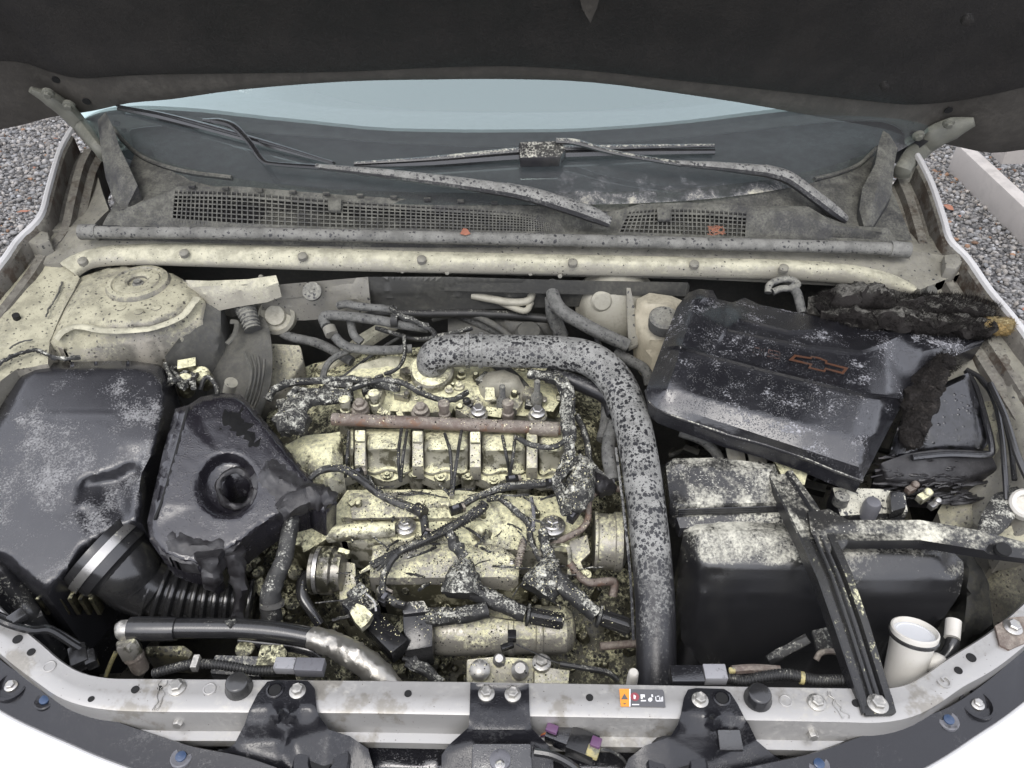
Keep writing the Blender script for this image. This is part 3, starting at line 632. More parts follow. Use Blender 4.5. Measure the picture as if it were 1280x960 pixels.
def lattice(T, B, nx, ny, wb=.0011):
    gs = []; T_ = catmull([W(*G(*p)) for p in T], 8); B_ = catmull([W(*G(*p)) for p in B], 8)
    def at(L_, u): k = u * (len(L_) - 1); i = min(int(k), len(L_) - 2); return L_[i].lerp(L_[i + 1], k - i)
    def bar(a, b, wv):
        dv = (b - a); n = Vector((0, -.7, .7)); s = dv.cross(n).normalized() * wv; n = n * .004
        V = [a + s, a - s, b - s, b + s]; return V + [v - n for v in V], [(0, 1, 2, 3), (0, 4, 5, 1), (2, 6, 7, 3), (1, 5, 6, 2), (3, 7, 4, 0)]
    for i in range(nx + 1): u = i / nx; gs.append(bar(at(T_, u), at(B_, u), wb))
    for j in range(ny + 1):
        for i in range(nx):
            u, u2, v = i / nx, (i + 1) / nx, j / ny
            gs.append(bar(at(T_, u).lerp(at(B_, u), v) - Vector((0, 0, .0006)), at(T_, u2).lerp(at(B_, u2), v) - Vector((0, 0, .0006)), wb * (1.9 if j == 1 else 1)))
    return join(*gs)
for (T, B, nx, ny, lb) in ((TOP1, BOT1, 88, 7, 'long vent lattice of the cowl panel'), (TOP2, BOT2, 28, 6, 'short vent lattice of the cowl panel')):
    l_ = mk('lattice', lattice(T, B, nx, ny), 'cowl_grey', cg, flat=True, label=lb); l_['kind'] = 'stuff'
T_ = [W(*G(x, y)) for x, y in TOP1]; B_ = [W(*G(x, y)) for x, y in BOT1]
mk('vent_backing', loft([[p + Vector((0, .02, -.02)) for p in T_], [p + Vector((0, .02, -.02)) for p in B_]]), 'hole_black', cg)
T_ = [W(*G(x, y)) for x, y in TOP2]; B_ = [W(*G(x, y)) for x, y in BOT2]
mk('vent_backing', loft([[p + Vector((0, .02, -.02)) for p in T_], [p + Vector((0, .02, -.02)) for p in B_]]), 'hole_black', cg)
for (x, y) in ((418, 256), (830, 268)):
    mk('clip_tab', prism(L([G(x - 9, y - 9, .004), G(x + 9, y - 9, .004), G(x + 8, y + 6, .004), G(x - 8, y + 6, .004)]), .006), 'cowl_grey', cg, bevel=.002)
for i in range(10):
    x = 240 + i * 42; mk('clip_tab', box(W(*G(x, 233 + (x - 240) * .055, .003)), (.012, .006, .006)), 'cowl_grey', cg, bevel=.001)
# lower left vent rows
l_ = mk('lattice', lattice([(165, 276), (200, 272), (240, 275), (290, 281)], [(150, 283), (200, 284.5), (240, 286), (290, 288)], 30, 2, .001), 'cowl_grey', cg, flat=True); l_['kind'] = 'stuff'
xb = np.linspace(-.74, .74, 50)
mk('tray', loft([[Vector((x, Yb(x) - .004, zglass(x, Yb(x)) - .006)) for x in xb], [Vector((x, lin(Yb(x), .79, .3), .962)) for x in xb], [Vector((x, lin(Yb(x), .79, .75), .935)) for x in xb], [Vector((x, .775, .915)) for x in xb]], 1, 3), 'cowl_grey', cg)
# rubber seal along the front of the cowl
sl_ = mk('cowl_seal', tube(L([(103, 290, .93), (140, 290.5, .932), (300, 292, .932), (640, 299, .932), (930, 306, .932), (1080, 310, .932), (1122, 312, .93)]), .0115, 14, 6), 'seal_grey', None, label='long grey rubber seal strip lying along the cowl front', cat='seal strip')
mk('end_cap', tube(L([(101, 290, .93), (122, 290, .931)]), .0145, 14, 1), 'seal_grey', sl_)
mk('end_cap', tube(L([(1112, 311, .931), (1136, 313, .929)]), .0145, 14, 1), 'seal_grey', sl_)
# corner fillers beside the glass
mk('corner_filler', relief([(122, 150, 1.03), (132, 140, 1.05), (141, 158, 1.04), (150, 185, 1.015), (163, 212, .99), (172, 232, .975), (160, 256, .945), (150, 258, .94), (140, 245, .95), (132, 222, .965), (126, 185, 1.0)], [[(140, 180, 1.012), (148, 215, .99), (155, 250, .952)]], .04, 5, 1), 'cowl_grey', None, label='dusty black corner filler beside the left hinge', cat='trim piece')
mk('corner_filler', relief([(1104, 163, 1.03), (1112, 168, 1.03), (1122, 185, 1.01), (1118, 205, .995), (1114, 245, .96), (1092, 282, .935), (1080, 283, .935), (1074, 262, .95), (1078, 235, .975), (1094, 205, 1.0), (1098, 180, 1.02)], [[(1106, 190, 1.012), (1096, 235, .982), (1086, 275, .945)]], .04, 5, 1), 'cowl_grey', None, label='powder-dusted corner filler beside the right hinge', cat='trim piece')
mk('glass_moulding', tube([WG(*p, .004) for p in ((141, 160), (160, 182), (185, 200), (230, 214), (290, 222))], .0045, 8, 6), 'cowl_grey', car)
mk('glass_moulding', tube([WG(*p, .004) for p in ((1096, 185), (1075, 205), (1050, 216), (1018, 224))], .0045, 8, 6), 'cowl_grey', car)

# ================================================================ WIPERS
t = thing('wiper', 'left windshield wiper with its long arm reaching to the cowl middle', 'wiper', W(755, 283, .94), 'windshield wipers')
mk('blade', tube([WG(148, 136, .012), WG(200, 146, .012), WG(262, 161, .013), (WG(340, 183, .012)), WG(418, 205, .012)], [.004, .008, .010, .008, .004], 8, 5, flat=1.0), 'rubber', t)
mk('blade_spine', tube([WG(146, 132, .022), WG(200, 142, .023), WG(262, 158, .024), WG(340, 180, .022), WG(416, 203, .02)], [.003, .005, .006, .005, .003], 8, 5, flat=.6), 'black_clean', t)
mk('arm', tube([WG(254, 150, .035), WG(272, 152, .038), WG(292, 158, .04), WG(312, 178, .042), WG(328, 200, .042), WG(345, 205, .042), WG(400, 209, .042)], [.004, .009, .008, .006, .0055, .0055, .0065], 8, 6, flat=.7), 'black_clean', t)
mk('arm_cover', tube([WG(395, 208, .042), WG(480, 217, .042), WG(560, 227, .042), WG(636, 238, .044)], [.0065, .0105, .013, .015], 10, 5, flat=.75), 'wiper_grey', t)
mk('arm_head', tube([WG(632, 237, .044), WG(665, 244, .044), WG(705, 256, .04), WG(740, 268, .03), WG(762, 278, .02)], [.0155, .0165, .017, .017, .012], 10, 5, flat=.75), 'wiper_grey', t)
t = thing('wiper', 'right windshield wiper whose blade lies along the glass base', 'wiper', W(1050, 275, .945), 'windshield wipers')
mk('blade', tube([WG(443, 208, .012), WG(540, 204, .012), WG(650, 196, .012), WG(760, 192, .012), WG(893, 190, .012)], [.004, .008, .010, .009, .006], 8, 5), 'rubber', t)
mk('blade_spine', tube([WG(443, 204, .02), WG(540, 198, .022), WG(660, 187, .024), WG(780, 184, .022), WG(893, 182, .02)], [.004, .006, .008, .007, .005], 8, 5, flat=.6), 'black_dusted', t)
mk('blade_mount', prism([WG(*p, .04) for p in ((648, 177), (702, 175), (708, 186), (700, 196), (650, 197))], .02), 'black_dusted', t, bevel=.004)
mk('arm', tube([WG(695, 176, .045), WG(720, 178, .046), WG(760, 189, .047), (WG(800, 197, .047)), WG(850, 205, .046)], [.007, .008, .006, .006, .0065], 8, 6, flat=.7), 'black_dusted', t)
mk('arm_cover', tube([WG(845, 204, .046), WG(900, 208, .046), WG(958, 214, .046)], [.0065, .010, .014], 10, 5, flat=.75), 'wiper_grey', t)
mk('arm_head', tube([WG(955, 213, .046), WG(985, 222, .044), WG(1015, 243, .04), WG(1040, 262, .035), WG(1056, 274, .025)], [.0145, .0155, .015, .015, .011], 10, 5, flat=.75), 'wiper_grey', t)
# little leaf on the seal and twigs on the vent
mk('dry_leaf', prism(L([(575, 292, .945), (579, 285, .955), (584, 286, .952), (588, 292, .945), (582, 294, .944)]), .0006), 'leaf', None, label='small red-brown dry leaf lying on the cowl seal', cat='leaf')
gs = [tube([W(x + random.uniform(-12, 12), y + random.uniform(-6, 6), .962) for _ in range(3)], .0006, 4, 3) for x, y in [(895, 288)] * 16]
mk('pine_needles', join(*gs), 'leaf', None, kind='stuff', label='brown dry needles scattered on the short cowl vent', cat='needles')

# ================================================================ FRONT TIE BAR (radiator support)
rs = thing('radiator_support', 'silver metal tie bar with bolts and holes across the bay front', 'tie bar', (0, 0, .68))
RE = [(-90, 660), (-40, 715), (0, 757), (28, 783), (52, 803), (76, 824), (102, 839), (135, 846), (180, 847), (300, 848), (460, 849.5), (625, 851.5), (800, 854.5), (950, 857), (1050, 858.5), (1100, 859), (1130, 855), (1156, 842), (1186, 821), (1215, 803), (1243, 784), (1280, 752), (1330, 700), (1380, 640)]
CR = [(-90, 730), (-40, 780), (0, 816), (22, 834), (44, 850), (70, 868), (98, 879), (132, 884), (180, 885), (300, 886), (460, 887), (625, 890), (800, 893), (950, 896), (1050, 898), (1100, 899.5), (1140, 894), (1172, 879), (1204, 857), (1230, 843), (1256, 826), (1292, 796), (1342, 745), (1400, 680)]
A = [W(x, y, .750) for x, y in RE]; B = [W(x, y, .752) for x, y in CR]
def fro(i, y, z):
    n = B[i] - A[i]; n.z = 0; n.normalize(); k = min(1, max(.12, (CR[i][0] - 90) / 90, 0) if CR[i][0] < 600 else max(.12, (1160 - CR[i][0]) / 80)); return B[i] + n * y * k + Vector((0, 0, z))
rows = [[a + Vector((0, .002, -.06)) for a in A], [a + Vector((0, 0, -.003)) for a in A], [a.lerp(b, .07) + Vector((0, 0, .0012)) for a, b in zip(A, B)], [a.lerp(b, .5) for a, b in zip(A, B)], [a.lerp(b, .9) for a, b in zip(A, B)], [fro(i, .003, -.003) for i in range(len(B))],
        [fro(i, .0075, -.030) for i in range(len(B))], [fro(i, .010, -.036) for i in range(len(B))], [fro(i, .021, -.038) for i in range(len(B))], [fro(i, .022, -.05) for i in range(len(B))]]
mk('bar', loft(rows, 3), 'silver', rs, ang=50)
BZ = .7515
def hole(x, y, r=5.5, z=BZ, p=rs):
    q = W(x, y, z); r = r * mpp(x, y, z)
    mk('hole', join(lathe(q - Vector((0, 0, .004)), (0, 0, 1), [(r, 0), (r, .0046), (r * .96, .0048)], 20)), 'hole_black', p)
for h in ((22, 799, 6), (39, 815, 5), (169, 862, 5), (114, 874, 4), (200, 860, 3), (510, 867, 4.6), (737, 872, 4.6), (1070, 879, 5), (1214, 822, 6), (1198, 838, 5)): hole(*h)
for (x, y) in ((221, 859), (1021, 878)): mk('bolt', bolt(W(x, y, BZ + .001), .0075), 'zinc', rs)
for (x, y) in ((225, 899), (1014, 914)): mk('bolt', bolt(W(x, y, .728), .006, (0, -1, .25), .009), 'zinc', rs)
for (x, y) in ((262, 861), (982, 876), (62, 833)): mk('weld_plug', lathe(W(x, y, BZ), (0, 0, 1), [(.0078, -.002), (.0078, .0006), (.0066, .001), (.006, .0004)], 24), 'silver', rs)
for (x, y) in ((299, 857), (947, 871)):
    mk('rubber_bumper', lathe(W(x, y + 3, BZ), (0, 0, 1), [(.0165, -.002), (.0165, .002), (.0145, .005), (.0138, .013), (.0125, .0155), (.011, .0162)], 28), 'rubber', rs)
# sealed seam marks
for (x0, y0, x1, y1) in ((203, 850, 190, 888), (1036, 864, 1056, 898)):
    mk('seam', tube([W(lin(x0, x1, k / 7) + random.uniform(-4, 4), lin(y0, y1, k / 7), .7525) for k in range(8)], .0006, 5, 3), 'silver', rs)
    mk('seam', tube([W(lin(x0, x1, k / 7) + random.uniform(1, 9), lin(y0, y1, k / 7), .7525) for k in range(8)], .0005, 5, 3), 'silver', rs)
def text(s, p, size, rz, mat, parent, name, z=.0012, ext=.0004):
    cu = bpy.data.curves.new('t', 'FONT'); cu.body = s; cu.size = size; cu.align_x = 'CENTER'; cu.align_y = 'CENTER'; cu.extrude = ext
    to = bpy.data.objects.new('t', cu); C.objects.link(to); bpy.context.view_layer.update()
    me = bpy.data.meshes.new_from_object(to.evaluated_get(bpy.context.evaluated_depsgraph_get())); bpy.data.objects.remove(to)
    Mx = Matrix.Translation(p) @ Matrix.Rotation(rz, 4, 'Z'); V = [Mx @ v.co for v in me.vertices]; Fc = [tuple(q.vertices) for q in me.polygons]
    bpy.data.meshes.remove(me); return mk(name, (V, Fc), mat, parent, flat=True)
text('G', W(1182, 853, .7525), .022, rad(118), 'silver', rs, 'embossed_mark', ext=.0012)
# warning sticker
sk = thing('warning_sticker', 'small orange and grey warning sticker on the silver tie bar', 'sticker', W(803, 873, .7525))
def plate(pts, z, mat, name, par): mk(name, prism([W(x, y, z) for x, y in pts], .0004), mat, par)
plate([(774, 861), (788, 861), (788, 883), (776, 883)], .7532, 'sticker_orange', 'orange_field', sk)
plate([(788.3, 861.5), (828, 862), (830, 865), (832, 884), (788.3, 883)], .7532, 'sticker_grey', 'grey_field', sk)
plate([(786.6, 861), (788.2, 861), (788.2, 883.2), (786.6, 883)], .7536, 'sticker_white', 'stripe', sk)
plate([(780.5, 867), (785, 874), (776.5, 874)], .7536, 'sticker_grey', 'warning_triangle', sk)
plate([(779, 879), (783, 879), (781, 880.6)], .7536, 'sticker_grey', 'mark', sk)
mk('red_ring', lathe(W(793.5, 871, .7534), (0, 0, 1), [(.0052, -.0004), (.0052, .0004)], 20), 'sticker_red', sk)
plate([(792, 868), (795, 870), (794, 874), (792, 873)], .7541, 'sticker_white', 'pictogram', sk)
for P in ([(800.5, 868), (806, 868), (806, 872), (804, 870.5), (803, 874), (801, 873)], [(801, 875), (807.5, 875), (807.5, 876.5), (801, 876.5)], [(810, 874), (812, 872), (815, 872), (815.5, 875), (813.5, 877), (811, 876.5)], [(814, 868), (816, 868), (816.5, 871), (814.5, 871)],
          [(819, 871), (820, 870.2), (820.6, 876.2), (819.8, 876.2)], [(821, 870), (824, 869.6), (824.4, 870.4), (821.2, 870.8)], [(820.6, 875.4), (829, 875.6), (829, 876.6), (820.6, 876.6)], [(827.6, 870.2), (828.6, 871), (829, 876), (828, 876)], [(824, 871.5), (825, 871.5), (825.4, 875), (824.4, 875)], [(826, 871.5), (826.9, 871.5), (827.2, 875), (826.3, 875)], [(790, 880), (799, 880), (799, 881.2), (790, 881.2)]):
    plate(P, .7536, 'sticker_white', 'pictogram', sk)

# ================================================================ BUMPER TRIM AND BUMPER
TIl = [(-120, 700), (-60, 765), (0, 822), (34, 846), (67, 873), (111, 887), (158, 905), (188, 915), (242, 932), (300, 943), (356, 962), (420, 990), (520, 1006), (626, 1012)]
TOl = [(-170, 760), (-90, 830), (0, 887), (50, 912), (84, 927), (118, 942), (168, 961), (200, 975), (250, 992), (310, 1010), (370, 1022), (440, 1036), (530, 1047), (626, 1052)]
TIr = [(1400, 640), (1340, 715), (1284, 790), (1268, 818), (1236, 848), (1186, 882), (1135, 900), (1085, 915), (1018, 939), (960, 952), (910, 964), (840, 990), (730, 1006), (625, 1012)]
TOr = [(1450, 730), (1370, 805), (1281, 876), (1252, 898), (1220, 919), (1192, 938), (1169, 952), (1150, 962), (1100, 985), (1020, 1008), (960, 1022), (850, 1036), (730, 1047), (625, 1052)]
ft = thing('bumper_trim', 'black plastic bumper trim with blue clips framing the bay front', 'trim', (0, -.12, .65))
def trim(I, O, z=.722):
    I = [W(x, y, z) for x, y in I]; O = [W(x, y, z - .012) for x, y in O]
    rows = [[p + Vector((0, 0, -.03)) for p in I], [p + Vector((0, 0, -.002)) for p in I], [p.lerp(q, .05) + Vector((0, 0, .0025)) for p, q in zip(I, O)], [p.lerp(q, .3) + Vector((0, 0, .001)) for p, q in zip(I, O)], [p.lerp(q, .9) for p, q in zip(I, O)], [q for q in O], [q + Vector((0, 0, -.012)) for q in O]]
    return loft(rows, 4)
mk('left_strip', trim(TIl, TOl), 'trim_black', ft); mk('right_strip', trim(TIr, TOr), 'trim_black', ft)
bumper = thing('bumper_cover', 'glossy white front bumper cover below the black trim', 'bumper', (0, -.2, .3))
def bump(O, sg):
    O = [W(x, y, .706) for x, y in O]; rows = []
    for (k, dz) in ((-.004, -.004), (.004, .0), (.03, -.006), (.07, -.03), (.10, -.08), (.115, -.2), (.10, -.4)):
        r = []
        for i, q in enumerate(O):
            tn = (O[min(i + 1, len(O) - 1)] - O[max(0, i - 1)]); n = Vector((tn.y, -tn.x, 0)).normalized()
            if n.y > 0: n = -n
            r.append(q + n * k + Vector((0, 0, dz)))
        rows.append(r)
    return loft(rows, 4)
mk('left_panel', bump(TOl, 1), 'white_paint', bumper); mk('right_panel', bump(TOr, -1), 'white_paint', bumper)
for (x, y, ring) in ((57, 876, 0), (227, 947, 1), (1185, 901, 1), (1023, 956, 1)):
    c = W(x, y, .718); 
    cl = mk('push_clip', lathe(c, (0, 0, 1), [(.0125, -.003), (.0125, .0018), (.011, .003), (.008, .0022)] , 24), 'plastic_grey' if ring else 'trim_black', ft)
    mk('clip_pin', lathe(c, (0, 0, 1), [(.0062, 0), (.0062, .0042), (.004, .0052)], 16), 'blue_clip', cl)
for (x, y) in ((14, 857), (1222, 880)):
    c = W(x, y, .719); rc = mk('recess', lathe(c, (0, 0, 1), [(.02, -.01), (.02, .0012), (.017, .0014), (.0165, -.004)], 20), 'trim_black', ft); mk('bolt', bolt(c, .0055), 'steel', rc)
# dark shroud under the bar, with scallops
sh = mk('air_shroud', relief([(230, 1000, 0.670), (236, 950, 0.678), (262, 938, 0.680), (300, 934, 0.690), (458, 934, 0.695), (470, 926, 0.698), (482, 922, 0.700), (494, 925, 0.698), (506, 933, 0.693), (522, 934, 0.692), (532, 925, 0.698), (546, 922, 0.700), (558, 928, 0.695), (566, 938, 0.690), (700, 944, 0.685), (770, 938, 0.690), (776, 926, 0.695), (786, 921, 0.698), (798, 924, 0.695), (806, 934, 0.690), (960, 944, 0.680), (1010, 955, 0.675), (1010, 1000, 0.670)],
    [[(300, 950, 0.678), (640, 960, 0.670), (960, 962, 0.670)]], .06, 8, 1), 'black_wet', None, label='black plastic air shroud with scalloped edge below the tie bar', cat='shroud')
# three black brackets over the bar
def mold(name, lab, shape, lines, boss, bolts, holes):
    t = thing(name, lab, 'bracket', W(*shape[0][:2], .66), 'black brackets over the tie bar')
    mk('plate', relief(shape, lines, .02, 5, 1), 'trim_black', t)
    for (x, y, z, r) in boss:
        mk('boss', lathe(W(x, y, z), (0, -.1, 1), [(r, -.02), (r, .001), (r * .92, .004), (r * .45, .005), (r * .38, .002), (r * .34, -.008)], 32), 'trim_black', t)
        mk('hole', lathe(W(x, y, z), (0, -.1, 1), [(r * .37, -.008), (r * .37, .0024)], 20), 'hole_black', t)
    for (x, y, z) in bolts: mk('bolt', bolt(W(x, y, z), .0068, (0, 0, 1), .008), 'zinc', t)
    for (x, y, z) in holes:
        mk('bush', lathe(W(x, y, z), (0, 0, 1), [(.0105, -.003), (.0105, .002), (.0085, .0028), (.0075, 0)], 24), 'trim_black', t)
        mk('hole', lathe(W(x, y, z), (0, 0, 1), [(.0072, -.003), (.0072, .0015)], 20), 'hole_black', t)
    return t
T0 = .757
b1 = mold('grille_bracket', 'wide black bracket on the tie bar beside the foil hose', [(334, 852, T0), (345, 850, T0), (385, 851, T0), (393, 860, T0), (396, 888, T0), (400, 896, .759), (411, 912, .739), (437, 920, .724), (460, 936, .714), (468, 965, .704), (466, 1000, .694), (250, 1000, .684), (235, 965, .699), (282, 938, .714), (293, 930, .724), (306, 905, .744), (311, 889, T0), (322, 867, T0)],
     [[(320, 885, T0 + .001), (394, 885, T0 + .001)], [(308, 905, .746), (404, 905, .746)], [(356, 893, .752), (358, 925, .734), (350, 955, .714)], [(362, 893, .768), (366, 925, .724)], [(348, 893, .768), (347, 925, .724)]], [(402, 952, .712, .034)], [(372, 864, T0)], [(344, 863, T0)])
b2 = mold('grille_bracket', 'wide black bracket on the tie bar beside the warning sticker', [(860, 862, T0), (870, 860, T0), (905, 861, T0), (913, 866, T0), (922, 880, T0), (931, 898, T0), (936, 905, .759), (946, 926, .724), (966, 943, .714), (1000, 965, .699), (980, 1000, .689), (770, 1000, .694), (780, 962, .704), (786, 948, .714), (806, 932, .724), (838, 921, .739), (847, 906, .759), (851, 893, T0), (855, 872, T0)],
     [[(852, 891, T0 + .001), (929, 895, T0 + .001)], [(846, 912, .746), (938, 914, .746)], [(892, 900, .772), (890, 930, .734), (886, 950, .714)]], [(846, 956, .712, .036)], [(875, 875, T0)], [(902, 873, T0)])
mk('grille_insert', prism(L([(897, 912, .752), (925, 912, .752), (930, 938, .732), (900, 938, .732)]), .004), 'black_wet', b2, bevel=.002)
b3 = mold('grille_bracket', 'narrow black latch bracket with two bolts at the tie bar middle', [(588, 853, T0), (600, 855, T0), (648, 856, T0), (661, 855, T0), (662, 889, T0), (664, 910, .749), (686, 932, .724), (692, 948, .714), (690, 1000, .694), (552, 1000, .694), (552, 944, .714), (560, 932, .724), (586, 909, .749), (587, 889, T0)],
     [[(594, 860, T0 - .003), (656, 861, T0 - .003)], [(590, 888, T0 - .003), (660, 889, T0 - .003)], [(593, 912, .751), (658, 912, .751)], [(592, 926, .729), (660, 926, .729)]], [], [(608, 867, T0 - .002), (641, 868, T0 - .002)], [])
mk('latch_box', prism(L([(590, 929, .736), (664, 929, .736), (668, 1000, .714), (588, 1000, .714)]), .03), 'black_wet', b3, bevel=.003)
mk('latch_pin', lathe(W(625, 950, .736), (0, 0, 1), [(.012, -.004), (.012, .002), (.009, .004), (.004, .004)], 24), 'plastic_grey', b3)
mk('bolt', bolt(W(625, 956, .740), .004), 'steel', b3)
for (x, y) in ((577, 944), (257, 919)): pass
mk('screw', bolt(W(578, 945, .69), .006), 'black_wet', b3)
for (x, y, l) in ((258, 922, 'small black bolted foot below the tie bar beside the wide left bracket'), (986, 936, 'small black bolted foot below the tie bar beside the right trim')):
    t = thing('mount_foot', l, 'mount', W(x, y, .69)); mk('foot', lathe(W(x, y, .69), (0, -.3, 1), [(.022, -.02), (.020, -.004), (.014, .004), (.009, .006)], 20), 'rubber', t); mk('bolt', bolt(W(x, y, .697), .006, (0, -.3, 1), .008), 'zinc', t)
for (x, y) in ((166, 899), (1085, 909)):
    t = mk('trim_bolt', join(box(W(x, y, .695), (.03, .022, .008))), 'rubber', None, bevel=.002, label='black rubber pad with bolt at the ' + ('left' if x < 600 else 'right') + ' trim corner', cat='pad'); mk('bolt', bolt(W(x, y, .70), .0065), 'zinc', t)
# loose connector hanging by the centre bracket
t = thing('wiring_connector', 'black connector with violet latches and yellow lock below the bar', 'connector', W(720, 928, 0.705))
def cbox(name, p, s, rz, mat, par, bev=.0015): return mk(name, box(p, s, rz), mat, par, bevel=bev)
R_ = rad(-22)
cbox('housing', W(704, 922, 0.720), (.040, .022, .02), R_, 'black_wet', t); cbox('housing', W(728, 932, 0.720), (.034, .028, .022), R_, 'black_clean', t)
cbox('latch', W(690, 911, 0.735), (.014, .010, .006), R_, 'violet', t); cbox('latch', W(745, 928, 0.735), (.012, .012, .006), R_, 'violet', t); cbox('lock', W(741, 940, 0.729), (.014, .014, .008), R_, 'yellow', t)
for k in range(3): mk('wire', tube(L([(690 - k, 916 + k * 2, 0.720), (678, 918 + k, 0.717), (668, 925 + k * 2, 0.700)]), .0016, 6, 4), 'orange_wire' if k < 2 else 'violet', t)
mk('wire', tube(L([(748, 937, 0.725), (762, 938, 0.720), (778, 948, 0.705), (790, 965, 0.695)]), .002, 6, 4), 'loom', t)
mk('shroud_cable', tube(L([(668, 940, .735), (690, 944, .735), (712, 955, .73), (730, 970, .72)]), .005, 8, 4), 'rubber', None, label='black cable curving from the centre latch bracket below the bar', cat='cable')

# ================================================================ LEFT SIDE: airbox, duct, burnt cover, hoses
ab = thing('air_filter_box', 'big dusty black air filter box below the left strut tower', 'air box', W(60, 700, .5))
AP = lambda x, y, d=0: (x, y, .785 + (560 - y) * .00042 + d)
AO = [(-60, 640), (-30, 560), (0, 510), (22, 466), (40, 454), (100, 452), (165, 451), (200, 456), (216, 474), (217, 500), (211, 535), (202, 565), (187, 592), (182, 625), (178, 655), (140, 668), (105, 690), (88, 715), (60, 745), (40, 735), (0, 700), (-50, 690)]
AI = [AP(lin(85, x, .90), lin(585, y, .94), .004) for x, y in AO]
mk('lid', relief([AP(x, y, -.024 if x > 185 else -.012) for x, y in AO], [AI + AI[:1], [AP(40, 520, .006), AP(140, 520, .006), AP(150, 560, .005)], [AP(102, 600, .003), AP(140, 588, .003), AP(176, 573, -.002)], [AP(106, 604, -.012), AP(140, 600, -.017), AP(172, 592, -.020)], [AP(60, 640, .004), AP(112, 632, .001)], [AP(112, 640, -.006), AP(150, 636, -.014)]], .16, 5, 2, skirt=.97), 'airbox', ab, ang=70)
mk('base', prism(L([(-40, 700, .66), (60, 748, .64), (95, 748, .62), (150, 690, .66), (200, 590, .68), (215, 480, .70), (10, 480, .72)]), .22), 'black_dusted', ab, bevel=.006)
for k in range(6): mk('rib', box(W(56 + k * 13, 754, .655), (.006, .014, .04)), 'gap_olive', ab, bevel=.001)
# outlet collar, clamp and ribbed duct
ax = (W(178, 727, .655) - W(137, 697, .690)); ax = Vector((ax.x, ax.y, ax.z)).normalized(); cc = W(140, 700, .690)
duct = thing('intake_duct', 'ribbed black rubber intake duct with steel clamp on the air box', 'duct', W(200, 740, .58))
mk('cuff', lathe(cc, ax, [(.050, -.03), (.060, -.03), (.062, -.012), (.060, .010), (.054, .014), (.050, .02)], 48), 'rubber', duct)
cl = mk('clamp', lathe(cc, ax, [(.0615, -.018), (.0640, -.018), (.0640, -.005), (.0615, -.005)], 48), 'steel', duct)
mk('clamp_screw', tube([cc + Vector((-.045, .045, .03)), cc + Vector((-.032, .055, .036))], .005, 8, 1), 'steel', cl)
D0 = [cc - ax * .005, cc + ax * .022, W(168, 725, .655), W(190, 737, .635)]
mk('elbow', tube(D0, [.052, .051, .048, .045], 28, 6), 'rubber', duct)
for k in range(3): mk('rib', tube([W(128 + k * 18, 716 + k * 8, .69 - .012 * k) + Vector((0, 0, .012)), W(142 + k * 14, 706 + k * 4, .705 - .008 * k), W(158 + k * 10, 702 + k * 2, .70 - .004 * k)], .003, 6, 4), 'rubber', duct)
mk('bellows', tube([W(186, 735, .638), W(215, 742, .625), W(255, 748, .61), W(320, 752, .595)], [.043, .041, .039, .036], 28, 8, ribs=(.0165, .0042)), 'rubber', duct)

bc = thing('burnt_cover', 'melted black plastic cover with a round hole lying over the duct', 'cover', W(290, 640, .72))
OUT = [(219, 511, .80), (236, 506, .805), (251, 496, .812), (278, 491, .818), (300, 493, .816), (314, 506, .81), (343, 541, .80), (376, 582, .79), (395, 604, .782), (412, 614, .775), (421, 628, .77), (408, 645, .762), (388, 634, .765), (366, 640, .765), (340, 652, .77), (322, 664, .77), (302, 680, .765), (282, 694, .76), (270, 716, .742), (258, 722, .738), (246, 710, .75), (224, 706, .755), (202, 697, .762), (187, 676, .77), (184, 652, .775), (193, 612, .785), (205, 560, .795)]
def circ(x, y, rx, ry, z, n=20): return [(x + rx * math.cos(2 * math.pi * k / n), y + ry * math.sin(2 * math.pi * k / n), z) for k in range(n)]
hl = circ(297, 612, 19, 20, .772)
lip = circ(284, 607, 38, 40, .802); lip2 = circ(287, 609, 33, 35, .786)
grime('burnt_cover', (.011, .010, .013), .15, pow=(.10, .10, .11), amt=.14, sc=30, fine=230, soft=.1, up=0, bump=.3, drops=330, spots=.16, spec=.9, spotsc=150, spotcol=(.006, .006, .006))
BP = lambda x, y, d=0: (x, y, .792 + (600 - y) * .00042 + (300 - x) * .00006 + d)
OUT2 = [BP(x, y, -.010) for x, y, z in OUT]
cx_, cy_ = 288, 602
INN = [BP(lin(cx_, x, .93), lin(cy_, y, .93)) for x, y, z in OUT]; hl = [BP(x, y, -.022) for x, y, z in circ(297, 612, 19, 20, 0)]
lipA = [BP(x, y, .0015) for x, y, z in circ(284, 607, 39, 41, 0)]; lipB = [BP(x, y, -.004) for x, y, z in circ(285, 607, 36, 38, 0)]; lipC = [BP(x, y, -.018) for x, y, z in circ(288, 609, 30, 32, 0)]
mk('shell', relief(OUT2, [INN + INN[:1], lipA + lipA[:1], lipB + lipB[:1], lipC + lipC[:1], [BP(236, 512, .004), BP(219, 570, .004), BP(203, 628, .004)], [BP(230, 514, -.004), BP(213, 570, -.004), BP(197, 628, -.004)]], .05, 4, 1, .0003, 70, holes=[hl], skirt=.95), 'burnt_cover', bc, ang=50)
gv = [(238, 508), (232, 530), (222, 568), (212, 604), (203, 632), (196, 648)]
mk('groove_shade_strip', prism([W(*BP(x - 1.5, y, .0035)) for x, y in gv] + [W(*BP(x - 4.5, y, .0035)) for x, y in gv[::-1]], .006), 'hole_black', bc)  # thin black strip laid on the shell paints the shade inside the fold slot
tz = lambda q, d: [BP(x, y, d) for x, y in q]
